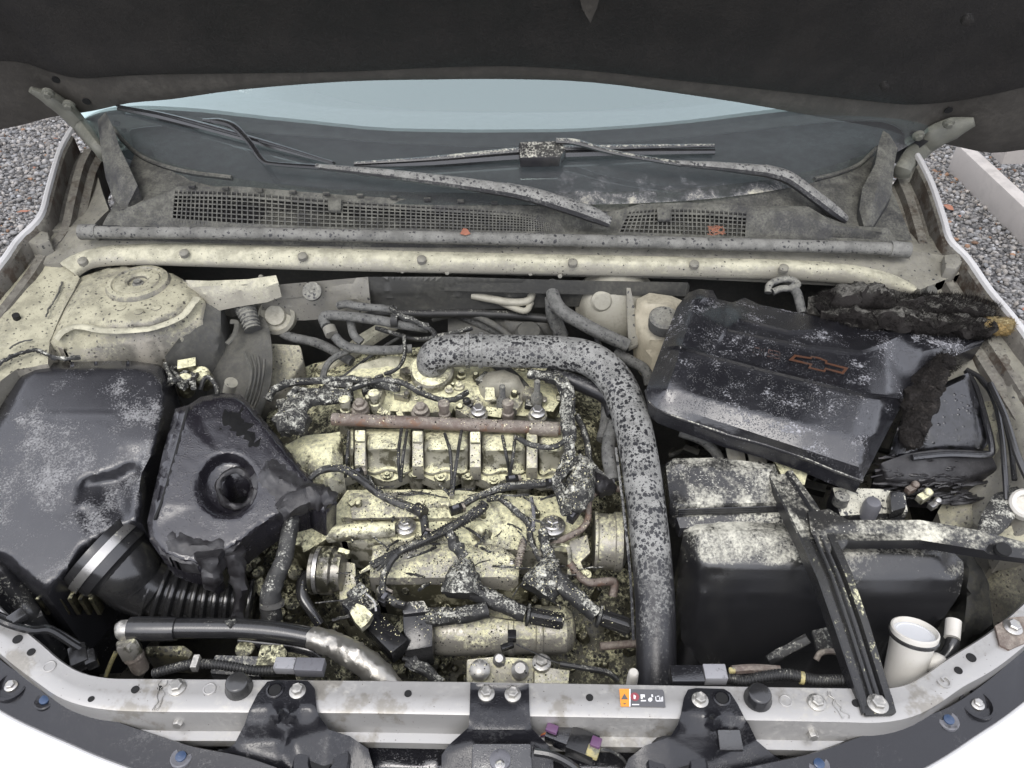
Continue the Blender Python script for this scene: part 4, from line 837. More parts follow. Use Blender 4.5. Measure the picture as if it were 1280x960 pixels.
mk('crust', relief(tz([(312, 598), (336, 570), (352, 566), (374, 590), (394, 606), (392, 628), (360, 636), (330, 640), (312, 630), (318, 612)], -.003), [tz([(335, 590), (370, 612)], .010)], .02, 4, 1, .003, 110), 'burnt', bc)
mk('crust', relief(tz([(262, 512), (300, 504), (318, 530), (338, 556), (326, 572), (296, 560), (268, 540)], -.0005), [tz([(290, 525), (318, 552)], .0016)], .006, 4, 1, .0018, 130), 'char', bc)
mk('crust', relief(tz([(192, 660), (215, 655), (250, 668), (290, 660), (320, 655), (290, 690), (262, 708), (225, 704), (200, 692)], -.004), [tz([(220, 680), (270, 684)], .005)], .02, 4, 1, .0028, 110), 'burnt', bc)
mk('hole_rim', tube(L([BP(x, y, -.018 - .003 * math.sin(k)) for k, (x, y, z) in enumerate(circ(295, 611, 22, 23, 0, 16))] + [BP(317, 611, -.018)]), .005, 8, 3, jit=.003), 'burnt', bc)
mk('melted_lump', tube(L([(350, 640, .77), (380, 622, .775), (404, 624, .77), (416, 632, .765)]), [.016, .02, .018, .012], 12, 6, jit=.006), 'burnt', bc)
mk('melted_lump', tube(L([(262, 690, .76), (266, 715, .735), (262, 735, .71)]), [.02, .016, .008], 12, 6, jit=.006), 'burnt', bc)
mk('melted_lump', tube(L([(290, 690, .75), (298, 715, .72), (300, 752, .68), (298, 775, .66)]), [.016, .010, .009, .008], 10, 6, jit=.005), 'burnt', bc)

# coolant/AC hose with foil sleeve
t = thing('hose', 'shiny black rubber hose with crinkled foil sleeve behind the tie bar', 'hose', W(300, 800, .68))
HZ = .715
mk('tube', tube(L([(176, 786, HZ), (225, 785, HZ), (300, 786, HZ), (350, 790, HZ), (394, 798, HZ - .002)]), .0135, 16, 6), 'rubber', t)
mk('sleeve', tube(L([(163, 786, HZ), (176, 786, HZ), (200, 786, HZ), (221, 786, HZ)]), [.0155, .0162, .0162, .0158], 16, 4), 'rubber', t)
mk('metal_end', tube(L([(146, 789, HZ), (152, 788, HZ), (166, 787, HZ)]), [.010, .0135, .0135], 14, 2), 'zinc', t)
mk('foil_sleeve', tube(L([(388, 797, HZ - .002), (410, 803, HZ - .003), (435, 815, HZ - .006), (462, 833, HZ - .014), (486, 858, HZ - .03), (500, 885, .65)]), [.0145, .0165, .0175, .018, .0175, .016], 26, 10, jit=.0022, jf=150), 'foil', t)
mk('ash_blob', tube(L([(284, 777, HZ + .013), (289, 780, HZ + .013), (294, 776, HZ + .012)]), [.003, .005, .003], 8, 4, jit=.004, jf=200), 'ash', t)
mk('lower_hose', tube(L([(300, 800, .69), (350, 806, .69), (385, 812, .69), (400, 822, .68)]), .008, 12, 5), 'rubber', None, label='thinner black hose below the foil-sleeved hose', cat='hose')
# service port
t = thing('service_port', 'grey hexagonal service port standing beside the hose end', 'fitting', W(168, 830, .66))
q = W(158, 803, .712); a2 = (W(175, 834, .67) - q).normalized()
mk('cap', lathe(q, -a2, [(.0150, -.02), (.0150, 0), (.0125, .003)], 6), 'alu_dark', t)
mk('neck', lathe(q, a2, [(.013, .018), (.0135, .026), (.0115, .028), (.0115, .045), (.010, .05)], 20), 'rust_bolt', t)
mk('dipstick', tube(L([(145, 815, .66), (138, 830, .65), (132, 846, .64)]), .003, 8, 3), 'yellow', None, label='thin yellow rod beside the hexagonal service port', cat='rod')
# loom along the bar, left, with connector
t = thing('wiring_loom', 'black corrugated loom with grey connector behind the bar left end', 'wiring loom', W(300, 838, .70), 'looms behind the tie bar')
mk('conduit', tube(L([(192, 842, .72), (222, 834, .728), (243, 830, .735), (275, 831, .735), (318, 838, .73), (345, 838, .73)]), .0058, 10, 8, ribs=(.004, .0006)), 'loom', t)
cbox('clamp', W(245, 829, .742), (.008, .018, .012), 0, 'zinc', t); cbox('plug', W(357, 832, .735), (.026, .016, .014), rad(-2), 'connector_grey', t); cbox('plug', W(388, 834, .735), (.036, .018, .016), rad(-2), 'plastic_grey', t)
mk('cover_plate', prism(L([(268, 818, .70), (330, 820, .70), (326, 846, .69), (262, 842, .69)]), .03), 'black_dusted', None, bevel=.003, label='dusty dark module behind the left loom', cat='module')
mk('solenoid', join(lathe(W(307, 812, .69), (0, 0, 1), [(.013, -.03), (.013, .004), (.010, .006)], 20)), 'gap_olive', None, label='round powdery solenoid below the black hose', cat='solenoid')
mk('sensor_body', join(box(W(340, 826, .70), (.03, .03, .03)), lathe(W(348, 820, .71), (0, 0, 1), [(.012, -.01), (.012, .004)], 16)), 'gap_olive', None, bevel=.002, label='ochre stained sensor body beside the loom connector', cat='sensor')
mk('pulley_bracket', prism(L([(180, 808, .67), (230, 806, .67), (242, 815, .665), (236, 824, .66), (182, 820, .66)]), .04), 'gap_olive', None, bevel=.004, label='powdery yellow bracket below the black hose start', cat='bracket')
# left cable with clips over the curved bar end
t = thing('cable', 'thin black cable curving over the left bar end', 'cable', W(60, 800, .72))
mk('wire', tube(L([(-20, 765, .772), (10, 780, .765), (40, 788, .75), (62, 788, .74), (90, 805, .715), (108, 816, .70)]), .005, 8, 6), 'black_clean', t)
mk('wire', tube(L([(-20, 758, .76), (10, 772, .755), (40, 784, .745), (62, 784, .735), (92, 800, .71), (110, 812, .695)]), .003, 8, 6), 'black_clean', t)
mk('connector', join(box(W(100, 822, .70), (.022, .03, .02), rad(30)), box(W(114, 824, .70), (.014, .022, .016), rad(30))), 'black_clean', t, bevel=.002)
cbox('clip', W(22, 772, .762), (.016, .02, .01), rad(-40), 'rubber', t)
# left flank: inner wing clutter
mk('side_duct', relief([(-40, 690, .70), (10, 690, .70), (40, 735, .67), (55, 770, .65), (40, 795, .64), (-40, 760, .66)], [[(0, 710, .715), (30, 760, .68)]], .1, 7, 2, .003, 40), 'black_dusted', None, label='dark scorched side duct beside the air box', cat='duct')
# boot with hoses behind the burnt cover
t = thing('rubber_boot', 'sooty grey rubber boot hanging between strut tower and engine', 'boot', W(295, 470, .70))
mk('skin', loft([L([(318, 392, .80), (332, 400, .80), (330, 412, .79), (316, 408, .79)]) , L([(300, 405, .79), (334, 408, .795), (334, 440, .775), (296, 440, .77)]), L([(280, 430, .77), (336, 430, .785), (330, 500, .73), (272, 500, .73)]), L([(270, 460, .75), (330, 470, .75), (318, 540, .68), (262, 530, .68)])], 6, 4, True), 'soot_panel', t)
for k in range(4): mk('fold', tube(L([(306 + k * 8, 440 + k * 3, .800 - .004 * k), (314 + k * 5, 465, .79 - .005 * k), (308 + k * 5, 495, .765 - .006 * k), (300 + k * 4, 520, .74)]), .003, 6, 5), 'soot_panel', t)
mk('neck', tube(L([(306, 384, .82), (310, 394, .815), (316, 412, .80)]), [.018, .016, .014], 14, 6, ribs=(.007, .0016)), 'cap_grey', t)
mk('strap', tube(L([(283, 430, .80), (292, 420, .805), (296, 404, .81), (288, 402, .812)]), .005, 8, 5, flat=.5), 'soot_panel', t)
mk('fitting', tube(L([(286, 490, .79), (289, 478, .815)]), [.010, .0105], 14, 2), 'body_grey', t)
mk('grommet_ring', join(lathe(W(344, 394, .80), (0, -.8, .6), [(.036, -.02), (.036, 0), (.030, .005), (.028, -.004), (.020, -.004), (.018, .004)], 32)), 'booster', None, label='round pale grommet in the firewall behind the boot', cat='grommet')
mk('firewall_bracket', prism(L([(330, 428, .76), (376, 432, .765), (380, 452, .74), (352, 490, .70), (318, 510, .68)]), .04), 'tan_paint', None, bevel=.004, label='tan speckled bracket between boot and engine harness', cat='bracket')
mk('clamp_knot', join(*[tube([W(205 + random.uniform(-22, 22), 470 + random.uniform(-16, 16), .80 + random.uniform(-.02, .02)) + Vector((.03, 0, 0)) for _ in range(4)], .004, 7, 4, jit=.002) for _ in range(5)]), 'ash', None, label='knotted ash-covered wires at the air box corner', cat='wires')
mk('fitting_cluster', join(box(W(236, 462, .79), (.03, .025, .03), .3), lathe(W(232, 478, .79), (.3, -.3, 1), [(.014, -.03), (.014, .008), (.010, .011)], 16), lathe(W(252, 470, .785), (.1, -.5, 1), [(.016, -.03), (.016, .006), (.011, .009)], 16)), 'cream_dirty', None, bevel=.0015, label='powdery pipe fittings between air box and burnt cover', cat='fittings')
mk('tube_loop', tube(L([(250, 488, .79), (255, 474, .80), (262, 472, .803), (270, 482, .80), (272, 492, .79)]), .004, 8, 5), 'loom_ash', None, label='small looped ashy tube behind the burnt cover', cat='tube')

# ================================================================ ENGINE
eng = thing('engine', 'powder-covered engine with rusty fuel rail in the bay middle', 'engine', (0, .30, .30))
mk('block', relief([(345, 470, .685), (440, 440, .705), (560, 430, .705), (700, 455, .695), (760, 500, .665), (790, 600, .625), (795, 720, .565), (795, 870, .485), (380, 870, .485), (330, 760, .525), (320, 640, .585), (330, 540, .645)],
   [[(420, 480, .700), (700, 480, .695)], [(430, 540, .690), (720, 545, .685)], [(430, 600, .655), (720, 605, .650)], [(430, 640, .645), (720, 650, .635)], [(420, 740, .585), (760, 740, .575)], [(420, 800, .535), (760, 810, .525)]], .2, 12, 2, .004, 30), 'gap_olive', eng)
# intake runners with ribs between them
XS = [430, 450, 522, 594, 665, 716]
def runner(x0, x1):
    x0 += 7; x1 -= 7; xm = (x0 + x1) / 2
    rows = []
    for (dy, z0, z1) in ((536, .735, .742), (541, .748, .760), (552, .752, .766), (561, .750, .763), (566, .740, .750), (576, .728, .735), (584, .720, .724), (589, .718, .722), (597 , .690, .695)):
        dy2 = dy + (x0 - 430) * .012
        w = 5 if dy in (589, 584) else 0
        rows.append([W(x0, dy2, z0 - .03), W(x0 + 1, dy2, z0), W(x0 + (x1 - x0) * .2, dy2 + w * .6, z1), W(xm, dy2 - w * .3, z1 + .001), W(x0 + (x1 - x0) * .8, dy2 + w * .6, z1), W(x1 - 1, dy2, z0), W(x1, dy2, z0 - .03)])
    return loft(rows, 3, 3)
for a, b in zip(XS, XS[1:]): mk('intake_runner', runner(a, b), 'cream', eng)
for x in XS[1:-1]:
    x += 0; dy = (x - 430) * .012
    mk('rib', prism(L([(x - 7, 537 + dy, .772), (x + 7, 537 + dy, .772), (x + 7, 582 + dy, .742), (x - 7, 582 + dy, .742)]), .03), 'alu_grey', eng, bevel=.0025)
    mk('rib_pad', prism(L([(x - 6, 538 + dy, .7745), (x + 6, 538 + dy, .7745), (x + 6, 551 + dy, .766), (x - 6, 551 + dy, .766)]), .004), 'cream', eng, bevel=.001)
# flange with scallops
fl = []
for k in range(41):
    x = 428 + k * 7.2; fl.append((x, 596 + 5 * math.cos((x - 484) / 66 * 2 * math.pi) + (x - 430) * .012, .712))
mk('flange', relief([(428, 586, .716)] + [(x, 586 + (x - 430) * .012, .717) for x in range(460, 716, 32)] + [(716, 590, .717)] + fl[::-1], [], .02, 6, 0), 'cream', eng)
for (x, y) in ((484, 594), (519, 592), (551, 597), (617, 601), (585, 596), (655, 601)):
    bs = mk('boss', lathe(W(x, y, .712), (0, -.1, 1), [(.0115, -.03), (.0115, .004), (.0095, .006)], 20), 'cream', eng); mk('bolt', bolt(W(x, y, .719), .005), 'cream_dirty', bs)
# fuel rail
fr_ = mk('fuel_rail', tube(L([(416, 524, .775), (440, 525, .776), (560, 530, .776), (660, 534, .776), (701, 536, .776)]), .0105, 18, 4), 'rust', eng, label='rust brown fuel rail tube across the engine')
mk('rail_end', tube(L([(662, 535, .776), (698, 537, .776)]), .0122, 14, 1), 'rust_bolt', fr_)
for i, (x, y) in enumerate(((450, 506), (526, 511), (598, 513), (672, 515))):
    sd_ = mk('saddle', lathe(W(x, y + 6, .772), (0, -.15, 1), [(.0155, -.012), (.0155, .004), (.013, .007)], 18), 'rust_bolt' if i < 2 else 'alu_grey', fr_)
    mk('bolt', bolt(W(x, y, .785), .0085, (0, -.15, 1), .009), 'rust_bolt' if i < 2 else 'steel', sd_)
for i, (x, y) in enumerate(((470, 500), (556, 513), (434, 508), (635, 512))):
    ip = mk('injector', lathe(W(x, y + 10, .765), (0, 0, 1), [(.010, -.03), (.010, .012), (.008, .014), (.008, .026), (.0095, .027), (.0095, .034), (.007, .036)], 18), 'cream' if i in (0, 2) else 'rust_bolt', eng)
# injector leads, two per runner
for (a, b, c_) in (((436, 540), (434, 570), (432, 596)), ((502, 536), (498, 570), (500, 600)), ((509, 538), (504, 570), (501, 602)), ((556, 542), (563, 568), (565, 612)), ((577, 538), (571, 575), (566, 618)), ((628, 545), (633, 570), (637, 590)), ((644, 545), (641, 572), (636, 598))):
    mk('injector_lead', tube(L([(*a, .772), (*b, .772), (*c_, .735)]), .0027, 7, 5, jit=.0006, jf=300), 'loom', eng)
mk('lead_clip', box(W(565, 618, .725), (.007, .012, .01)), 'zinc', eng, bevel=.001)
# upper deck pieces behind the rail
mk('cam_cover', relief([(420, 478, .74), (450, 458, .75), (505, 446, .757), (560, 452, .757), (640, 462, .752), (690, 472, .75), (704, 500, .748), (705, 522, .744), (560, 516, .747), (420, 512, .743)], [[(440, 490, .757), (560, 486, .765), (690, 495, .755)]], .06, 7, 1, .002, 60), 'cream', eng)
mk('cover_shoulder', relief([(432, 470, .74), (450, 455, .755), (485, 445, .765), (500, 446, .762), (498, 462, .755), (470, 474, .745), (450, 482, .735)], [], .05, 5, 1), 'tan_beam', eng)
mk('duct_dome', relief([(598, 478, .765), (610, 465, .785), (630, 462, .79), (648, 470, .785), (658, 490, .765), (655, 505, .75), (600, 505, .75)], [[(610, 480, .79), (640, 478, .795)]], .05, 5, 2), 'booster', eng)
mk('dome_window', prism(L([(606, 484, .793), (618, 484, .793), (619, 500, .782), (606, 500, .782)]), .004), 'cream', eng, bevel=.0015)
# heap of small fittings on the deck: caps, studs, brackets
rng = random.Random(5)
for i in range(64):
    x, y = rng.uniform(425, 704), rng.uniform(468, 520)
    z = .765 - (y - 470) * .0001; r = rng.uniform(.004, .010)
    k = rng.random(); mt = rng.choice(['cream_dirty', 'cream', 'alu_grey', 'loom_ash', 'cream_dirty', 'alu_dark'])
    if k < .45: mk('stud', lathe(W(x, y, z), (rng.uniform(-.3, .3), rng.uniform(-.5, .1), 1), [(r, -.02), (r, .004), (r * .7, .006), (r * .7, .014), (r * .5, .016)], 12), mt, eng)
    elif k < .75: mk('lug', box(W(x, y, z), (r * 3, r * 2, r * 1.8), rng.uniform(0, 3), rng.uniform(-.3, .3)), mt, eng, bevel=.0018)
    else: mk('bolt', bolt(W(x, y, z + .004), r * .7, (rng.uniform(-.3, .3), -.2, 1)), 'alu_grey', eng)
for (x, y) in ((628, 488), (671, 482)): mk('stud', lathe(W(x, y + 14, .775), (0, 0, 1), [(.010, -.02), (.010, .004), (.0055, .010), (.005, .034), (.003, .036)], 14), 'cap_grey', eng)
# decks in front of the rail
mk('front_deck', relief([(434, 613, .708), (470, 612, .710), (560, 612, .71), (640, 618, .708), (712, 622, .70), (730, 650, .69), (720, 690, .67), (560, 684, .68), (450, 682, .68), (410, 672, .68), (415, 640, .70)],
   [[(440, 620, .713), (600, 622, .713)], [(440, 648, .703), (600, 648, .705)], [(440, 652, .692), (600, 652, .694)], [(450, 668, .695), (560, 670, .695), (700, 672, .685)]], .06, 6, 1, .0015, 60), 'cream', eng)
mk('deck_plate', prism(L([(434, 616, .7165), (520, 614, .7165), (532, 624, .7165), (520, 646, .708), (440, 648, .708)]), .006), 'alu_grey', eng, bevel=.002)
mk('deck_tube', tube(L([(410, 668, .70), (450, 664, .705), (480, 663, .705), (494, 662, .705)]), [.013, .013, .012, .010], 16, 4), 'cream', eng)
for (x, y, r) in ((507, 655, .011), (691, 654, .013), (478, 735, .006), (640, 702, .005)):
    z = .70 if y < 660 else .675
    mk('bolt', join(lathe(W(x, y + 4, z), (0, 0, 1), [(r * 1.5, -.02), (r * 1.5, .003), (r * 1.25, .005)], 22), bolt(W(x, y, z + .007), r * .75)), 'steel', eng)
mk('mount_pad', lathe(W(505, 662, .690), (0, 0, 1), [(.026, -.02), (.026, .002), (.024, .004)], 24), 'cream', eng)
mk('powder_heap', relief([(580, 660, .688), (592, 648, .695), (612, 646, .697), (620, 660, .692), (615, 680, .685), (590, 684, .683)], [[(598, 662, .712)]], .02, 4, 2, .002, 120), 'cream', eng)
# heat shield
hsd = mk('heat_shield', relief([(466, 682, .683), (520, 678, .686), (566, 680, .686), (622, 682, .685), (640, 692, .683), (650, 703, .680), (648, 722, .672), (640, 728, .668), (470, 730, .665), (462, 722, .67)], [[(470, 722, .676), (560, 722, .678), (640, 721, .676)], [(468, 690, .686), (560, 686, .690), (636, 696, .687)]], .03, 6, 0), 'alu_grey', eng)
mk('bolt', bolt(W(507, 737, .652), .006, (0, -.8, .5)), 'alu_dark', hsd)
mk('shield_skirt', relief([(470, 731, .664), (560, 731, .665), (648, 724, .664), (660, 740, .64), (640, 756, .625), (560, 760, .62), (470, 752, .628)], [], .03, 7, 1, .002, 60), 'cream_dirty', eng)
# throttle body left
th = mk('throttle_body', lathe(W(392, 712, .665), (1, -.05, 0), [(.028, 0), (.036, 0), (.036, .005), (.033, .007), (.033, .012), (.036, .014), (.036, .030), (.031, .033), (.030, .045), (.016, .048)], 40), 'alu_dark', eng)
mk('throttle_band', lathe(W(392, 712, .665), (1, -.05, 0), [(.034, .006), (.0352, .006), (.0352, .012), (.034, .012)], 40), 'steel', th)
mk('throttle_plate', prism(L([(424, 700, .67), (444, 704, .67), (446, 752, .635), (424, 752, .635)]), .01), 'alu_grey', th, bevel=.002)
mk('hose_stub', tube(L([(384, 718, .66), (379, 728, .66), (378, 745, .655), (388, 762, .645), (400, 780, .63)]), [.009, .010, .009, .008, .008], 12, 6), 'rubber', eng)
# large grey cylinder at the front (catalyst)
cat_ = mk('exhaust_canister', lathe(W(541, 790, .615), (1, .02, 0), [(.012, -.012), (.026, -.004), (.032, .006), (.034, .03), (.034, .11), (.036, .112), (.036, .118), (.034, .12), (.033, .15), (.036, .152), (.036, .160), (.034, .162), (.034, .195), (.026, .205), (.012, .21)], 40), 'alu_grey', eng)
mk('seam', tube(L([(600, 768, .655), (640, 775, .652), (690, 778, .65), (715, 772, .652)]), .001, 5, 5), 'alu_dark', cat_)
mk('exhaust_boss', lathe(W(683, 777, .642), (0, -.3, 1), [(.018, -.02), (.018, .002), (.015, .004)], 20), 'alu_grey', cat_)
# lower yellow bracket
lb = mk('lower_bracket', prism(L([(583, 824, .655), (620, 820, .657), (668, 823, .655), (668, 862, .63), (583, 862, .63)]), .02), 'alu_grey', eng, bevel=.003)
for (x, y, r) in ((600, 838, .014), (624, 826, .009), (650, 838, .012)): mk('bolt', join(lathe(W(x, y, .652), (0, -.3, 1), [(r, -.01), (r, .004), (r * .8, .006), (r * .8, .010), (r * .9, .011), (r * .6, .014)], 20)), 'zinc' if r > .0095 else 'steel', lb)
mk('bolt', bolt(W(677, 828, .655), .009), 'zinc', lb)
mk('lower_plate', prism(L([(668, 832, .65), (712, 838, .65), (710, 862, .64), (668, 862, .64)]), .006), 'alu_grey', eng, bevel=.001)
# right end: tan drum, small plate, rusty pipes
dr = mk('drum', lathe(W(742, 676, .665), (1, -.05, 0), [(.03, 0), (.046, 0), (.046, .004), (.043, .006), (.043, .030), (.046, .032), (.046, .042), (.03, .05)], 40), 'alu_grey', eng)
mk('bracket', prism(L([(712, 676, .69), (734, 668, .69), (738, 690, .685), (726, 702, .68), (730, 712, .675), (718, 714, .672), (710, 700, .68)]), .006), 'alu_grey', eng, bevel=.0015)
for P, r in (([(776, 611, .73), (750, 613, .73), (737, 624, .725), (735, 648, .71), (726, 662, .70), (708, 672, .70), (690, 682, .69)], .0052), ([(712, 704, .69), (722, 718, .68), (736, 728, .675), (756, 727, .675), (768, 728, .67), (766, 745, .655)], .0062), ([(750, 808, .62), (775, 806, .62), (795, 804, .62)], .006), ([(728, 640, .70), (738, 618, .72)], .004)):
    mk('rust_pipe', tube(L(P), r, 10, 6), 'rust', eng)
for (x, y) in ((602 / 1 + 130, 718),): mk('bolt', bolt(W(x, y, .675), .006), 'cream', eng)
mk('pipe_strap', tube(L([(690, 682, .705), (706, 682, .705), (712, 690, .70), (712, 720, .68)]), .004, 8, 4, flat=.5), 'alu_dark', eng)

# sooty streaks of molten insulation and small brackets over the front deck
for (x, y, s) in ((444, 628, .9), (600, 640, .8), (556, 630, .7), (648, 640, .9), (676, 690, .8), (430, 690, .8), (668, 640, .7)):
    z = .712 - (y - 615) * .0002
    mk('clip_bracket', join(box(W(x, y, z + .004), (.022 * s, .010 * s, .006), rng.uniform(0, 3)), lathe(W(x + 4, y + 2, z + .006), (0, -.2, 1), [(.006 * s, -.01), (.006 * s, .004), (.004 * s, .006)], 14)), rng.choice(['alu_dark', 'cream_dirty', 'alu_grey']), eng, bevel=.001)
mk('side_cover', relief([(350, 560, .73), (380, 545, .74), (425, 540, .742), (430, 590, .722), (432, 612, .70), (410, 640, .69), (385, 620, .70), (360, 590, .715)], [[(385, 560, .748), (415, 560, .750), (412, 600, .728)]], .05, 6, 1, .002, 60), 'cream', eng)
mk('side_step', relief([(366, 655, .695), (400, 640, .70), (414, 650, .698), (410, 672, .69), (380, 690, .675), (362, 680, .68)], [], .05, 6, 1, .002, 60), 'cream_dirty', eng)
for k in range(46):
    x, y = rng.uniform(425, 740), rng.uniform(605, 770); l_ = rng.uniform(12, 60); a_ = rng.uniform(0, 6.28); z = .722 - (y - 612) * .0003
    mk('burnt_wire', tube(L([(x, y, z), (x + l_ * .5 * math.cos(a_) + rng.uniform(-4, 4), y + l_ * .25 * math.sin(a_), z + .006), (x + l_ * math.cos(a_), y + l_ * .5 * math.sin(a_), z)]), rng.uniform(.0009, .0024), 6, 5, jit=.0015, jf=160), rng.choice(['loom', 'loom_ash', 'loom_ash']), eng)

# ================================================================ HARNESSES ON THE ENGINE (ash covered)
def harness(lab, name='wiring_harness', cat='wiring', loc=None): return thing(name, lab, cat, loc)
t = harness('clump of ash-white charred wiring at the rear left engine corner', loc=W(390, 520, .74))
for k in range(9):
    x0 = 345 + rng.uniform(0, 30); P = [(x0, 520 + rng.uniform(-18, 10), .76 + rng.uniform(0, .02)), (375 + rng.uniform(-8, 8), 500 + rng.uniform(-14, 18), .785), (405 + rng.uniform(-10, 10), 492 + rng.uniform(-12, 14), .785), (440, 488 + rng.uniform(-8, 14), .78)]
    mk('wire_bundle', tube(L(P), rng.uniform(.005, .011), 9, 6, jit=.004, jf=110), 'ash', t)
mk('charred_plug', tube(L([(346, 534, .785), (366, 526, .79), (384, 532, .785)]), [.018, .022, .016], 14, 6, jit=.006, jf=90), 'ash', t)
mk('wire', tube(L([(335, 500, .78), (345, 486, .79), (365, 478, .79), (400, 476, .788), (440, 474, .785), (470, 480, .785), (500, 486, .782)]), .0065, 9, 6, jit=.003, jf=120), 'ash', t)
mk('wire', tube(L([(440, 486, .79), (470, 476, .793), (500, 478, .79), (520, 488, .788), (545, 498, .785), (565, 500, .784), (585, 490, .784)]), .005, 9, 6, jit=.002, jf=140), 'loom_ash', t)
t = harness('ash-speckled wiring trunk running down the right engine edge', loc=W(705, 560, .73))
TR = [(664, 468, .80), (696, 474, .805), (709, 494, .80), (708, 526, .79), (713, 548, .785), (708, 576, .772), (698, 598, .758), (703, 616, .745), (712, 640, .73)]
for k in range(5):
    mk('wire_bundle', tube(L([(x + rng.uniform(-5, 5), y + rng.uniform(-4, 4), z + rng.uniform(-.004, .006)) for x, y, z in TR]), rng.uniform(.005, .009), 9, 6, jit=.003, jf=130), 'ash', t)
mk('wire', tube(L([(722, 520, .775), (732, 545, .77), (737, 575, .758), (748, 590, .75), (765, 598, .745)]), .005, 9, 6, jit=.002), 'loom_ash', t)
mk('wire', tube(L([(647, 547, .783), (664, 556, .785), (690, 559, .785), (706, 552, .785)]), .0045, 9, 6, jit=.001, jf=200), 'loom_ash', t)
mk('junction', tube(L([(716, 575, .76), (726, 590, .752), (722, 620, .745), (712, 640, .735)]), [.014, .024, .022, .012], 14, 6, jit=.006, jf=80), 'ash', t)
mk('junction', tube(L([(735, 600, .74), (752, 606, .74), (764, 604, .738)]), [.012, .017, .012], 12, 6, jit=.005, jf=90), 'burnt', t)
t = harness('thin ash-white wires crossing the engine front deck', loc=W(630, 630, .70))
mk('wire', tube(L([(572, 634, .725), (604, 618, .732), (638, 608, .74), (684, 604, .752)]), [.005, .006, .007, .007], 9, 6, jit=.0025, jf=140), 'loom_ash', t)
mk('wire', tube(L([(608, 624, .73), (626, 624, .728), (645, 640, .722), (660, 654, .715), (664, 676, .705), (676, 700, .695), (686, 712, .69)]), [.005] * 7, 9, 6, jit=.0018, jf=140), 'loom_ash', t)
mk('wire', tube(L([(664, 622, .725), (667, 640, .72), (666, 664, .712)]), .003, 8, 5), 'plastic_grey', t)
mk('sleeve', tube(L([(655, 675, .70), (650, 695, .695), (647, 712, .685)]), .0055, 10, 5, ribs=(.005, .001)), 'rust_bolt', t)
t = harness('long charred black cable sweeping across the engine front', loc=W(560, 660, .70))
mk('wire', tube(L([(606, 630, .74), (597, 640, .738), (567, 657, .73), (532, 675, .722), (497, 690, .71), (466, 708, .695)]), [.0075, .0075, .008, .0075, .0065, .005], 12, 8, ribs=(.0042, .0007)), 'loom', t)
for k in range(3): mk('wire', tube(L([(600 - k * 3, 634, .745), (567, 655 + k * 2, .738), (530 + k * 2, 676 - k, .728), (500, 686 + k * 2, .715), (462 + k * 4, 705 + k * 4, .70)]), .0028, 7, 6, jit=.001), 'loom', t)
mk('wire', tube(L([(495, 693, .712), (484, 710, .705), (478, 728, .70), (480, 746, .69)]), [.006, .006, .005, .004], 8, 6, jit=.0016), 'loom', t)
mk('wire_end', tube(L([(464, 708, .70), (450, 716, .69)]), [.004, .002], 7, 2), 'cream', t)
t = harness('black cable arching from the burnt cover onto the deck', loc=W(450, 610, .71))
P = [(384, 602, .775), (395, 592, .78), (407, 587, .78), (429, 587, .775), (451, 600, .762), (473, 617, .745), (495, 628, .738), (517, 636, .732), (529, 646, .725), (532, 668, .705)]
mk('wire', tube(L(P), [.005, .005, .005, .005, .0055, .006, .006, .007, .007, .006], 9, 6, jit=.0008, jf=200), 'loom', t)
mk('wire', tube(L([(x + 2, y - 3, z + .002) for x, y, z in P[:-2]]), .003, 7, 6, jit=.0008), 'loom', t)
mk('plug', tube(L([(520, 634, .735), (530, 642, .735)]), [.009, .010], 10, 2), 'burnt', t)
for (x, y, z, rz, lb) in ((532, 672, .712, 1.2, 'black wire plug at the lower end of the arching cable'), (570, 637, .728, .4, 'black wire plug at the deck wire end below the fuel rail'), (690, 604, .758, .1, 'black wire plug where deck wires meet the right trunk'), (481, 748, .69, 1.1, 'black wire plug beside the coil box cap'), (640, 600, .735, .2, 'black wire plug at the scalloped flange right half'), (716, 646, .728, 1.0, 'black wire plug at the foot of the right trunk'), (446, 592, .752, .5, 'black wire plug where the arching cable crosses the runners')):
    t = thing('wire_plug', lb, 'connector', W(x, y, z - .01))
    q = W(x, y, z); mk('housing', box(q, (.020, .012, .011), rz), 'black_clean', t, bevel=.0012); mk('latch', box(q + Vector((0, 0, .0065)), (.010, .005, .003), rz), 'plastic_grey', t, bevel=.0006); mk('seal', box(q + Vector((math.cos(rz), math.sin(rz), 0)) * .012, (.005, .010, .009), rz), 'rust_bolt', t, bevel=.001)
# two burnt ignition looms with ribbed plugs
def coil(lab, trunk, blob, tail, plug):
    t = harness(lab, 'ignition_lead', 'ignition lead', W(*blob[1][:2], .64))
    mk('neck', tube(L(trunk), [.008] * len(trunk), 10, 6, jit=.004, jf=120), 'loom_ash', t)
    mk('boot', tube(L(blob), [.012, .026, .028, .020][:len(blob)], 16, 6, jit=.005, jf=80), 'ash', t)
    mk('sleeve', tube(L(tail), [.014, .013, .012, .0115][:len(tail)], 12, 6, jit=.002, jf=120), 'loom_ash', t)
    a, b = W(*plug[0]), W(*plug[1]); pl = mk('plug', tube([a, b], .0105, 12, 1), 'black_clean', t)
    x, y, z = frame(b - a)
    for k in range(8):
        an = k * math.pi / 4; o_ = (x * math.cos(an) + y * math.sin(an)) * .0108
        mk('rib', tube([a.lerp(b, .08) + o_, a.lerp(b, .95) + o_], .0014, 5, 1), 'black_clean', pl)
    mk('collar', lathe(a, b - a, [(.010, -.004), (.0155, -.003), (.016, .0), (.012, .002)], 20), 'loom_ash', t)
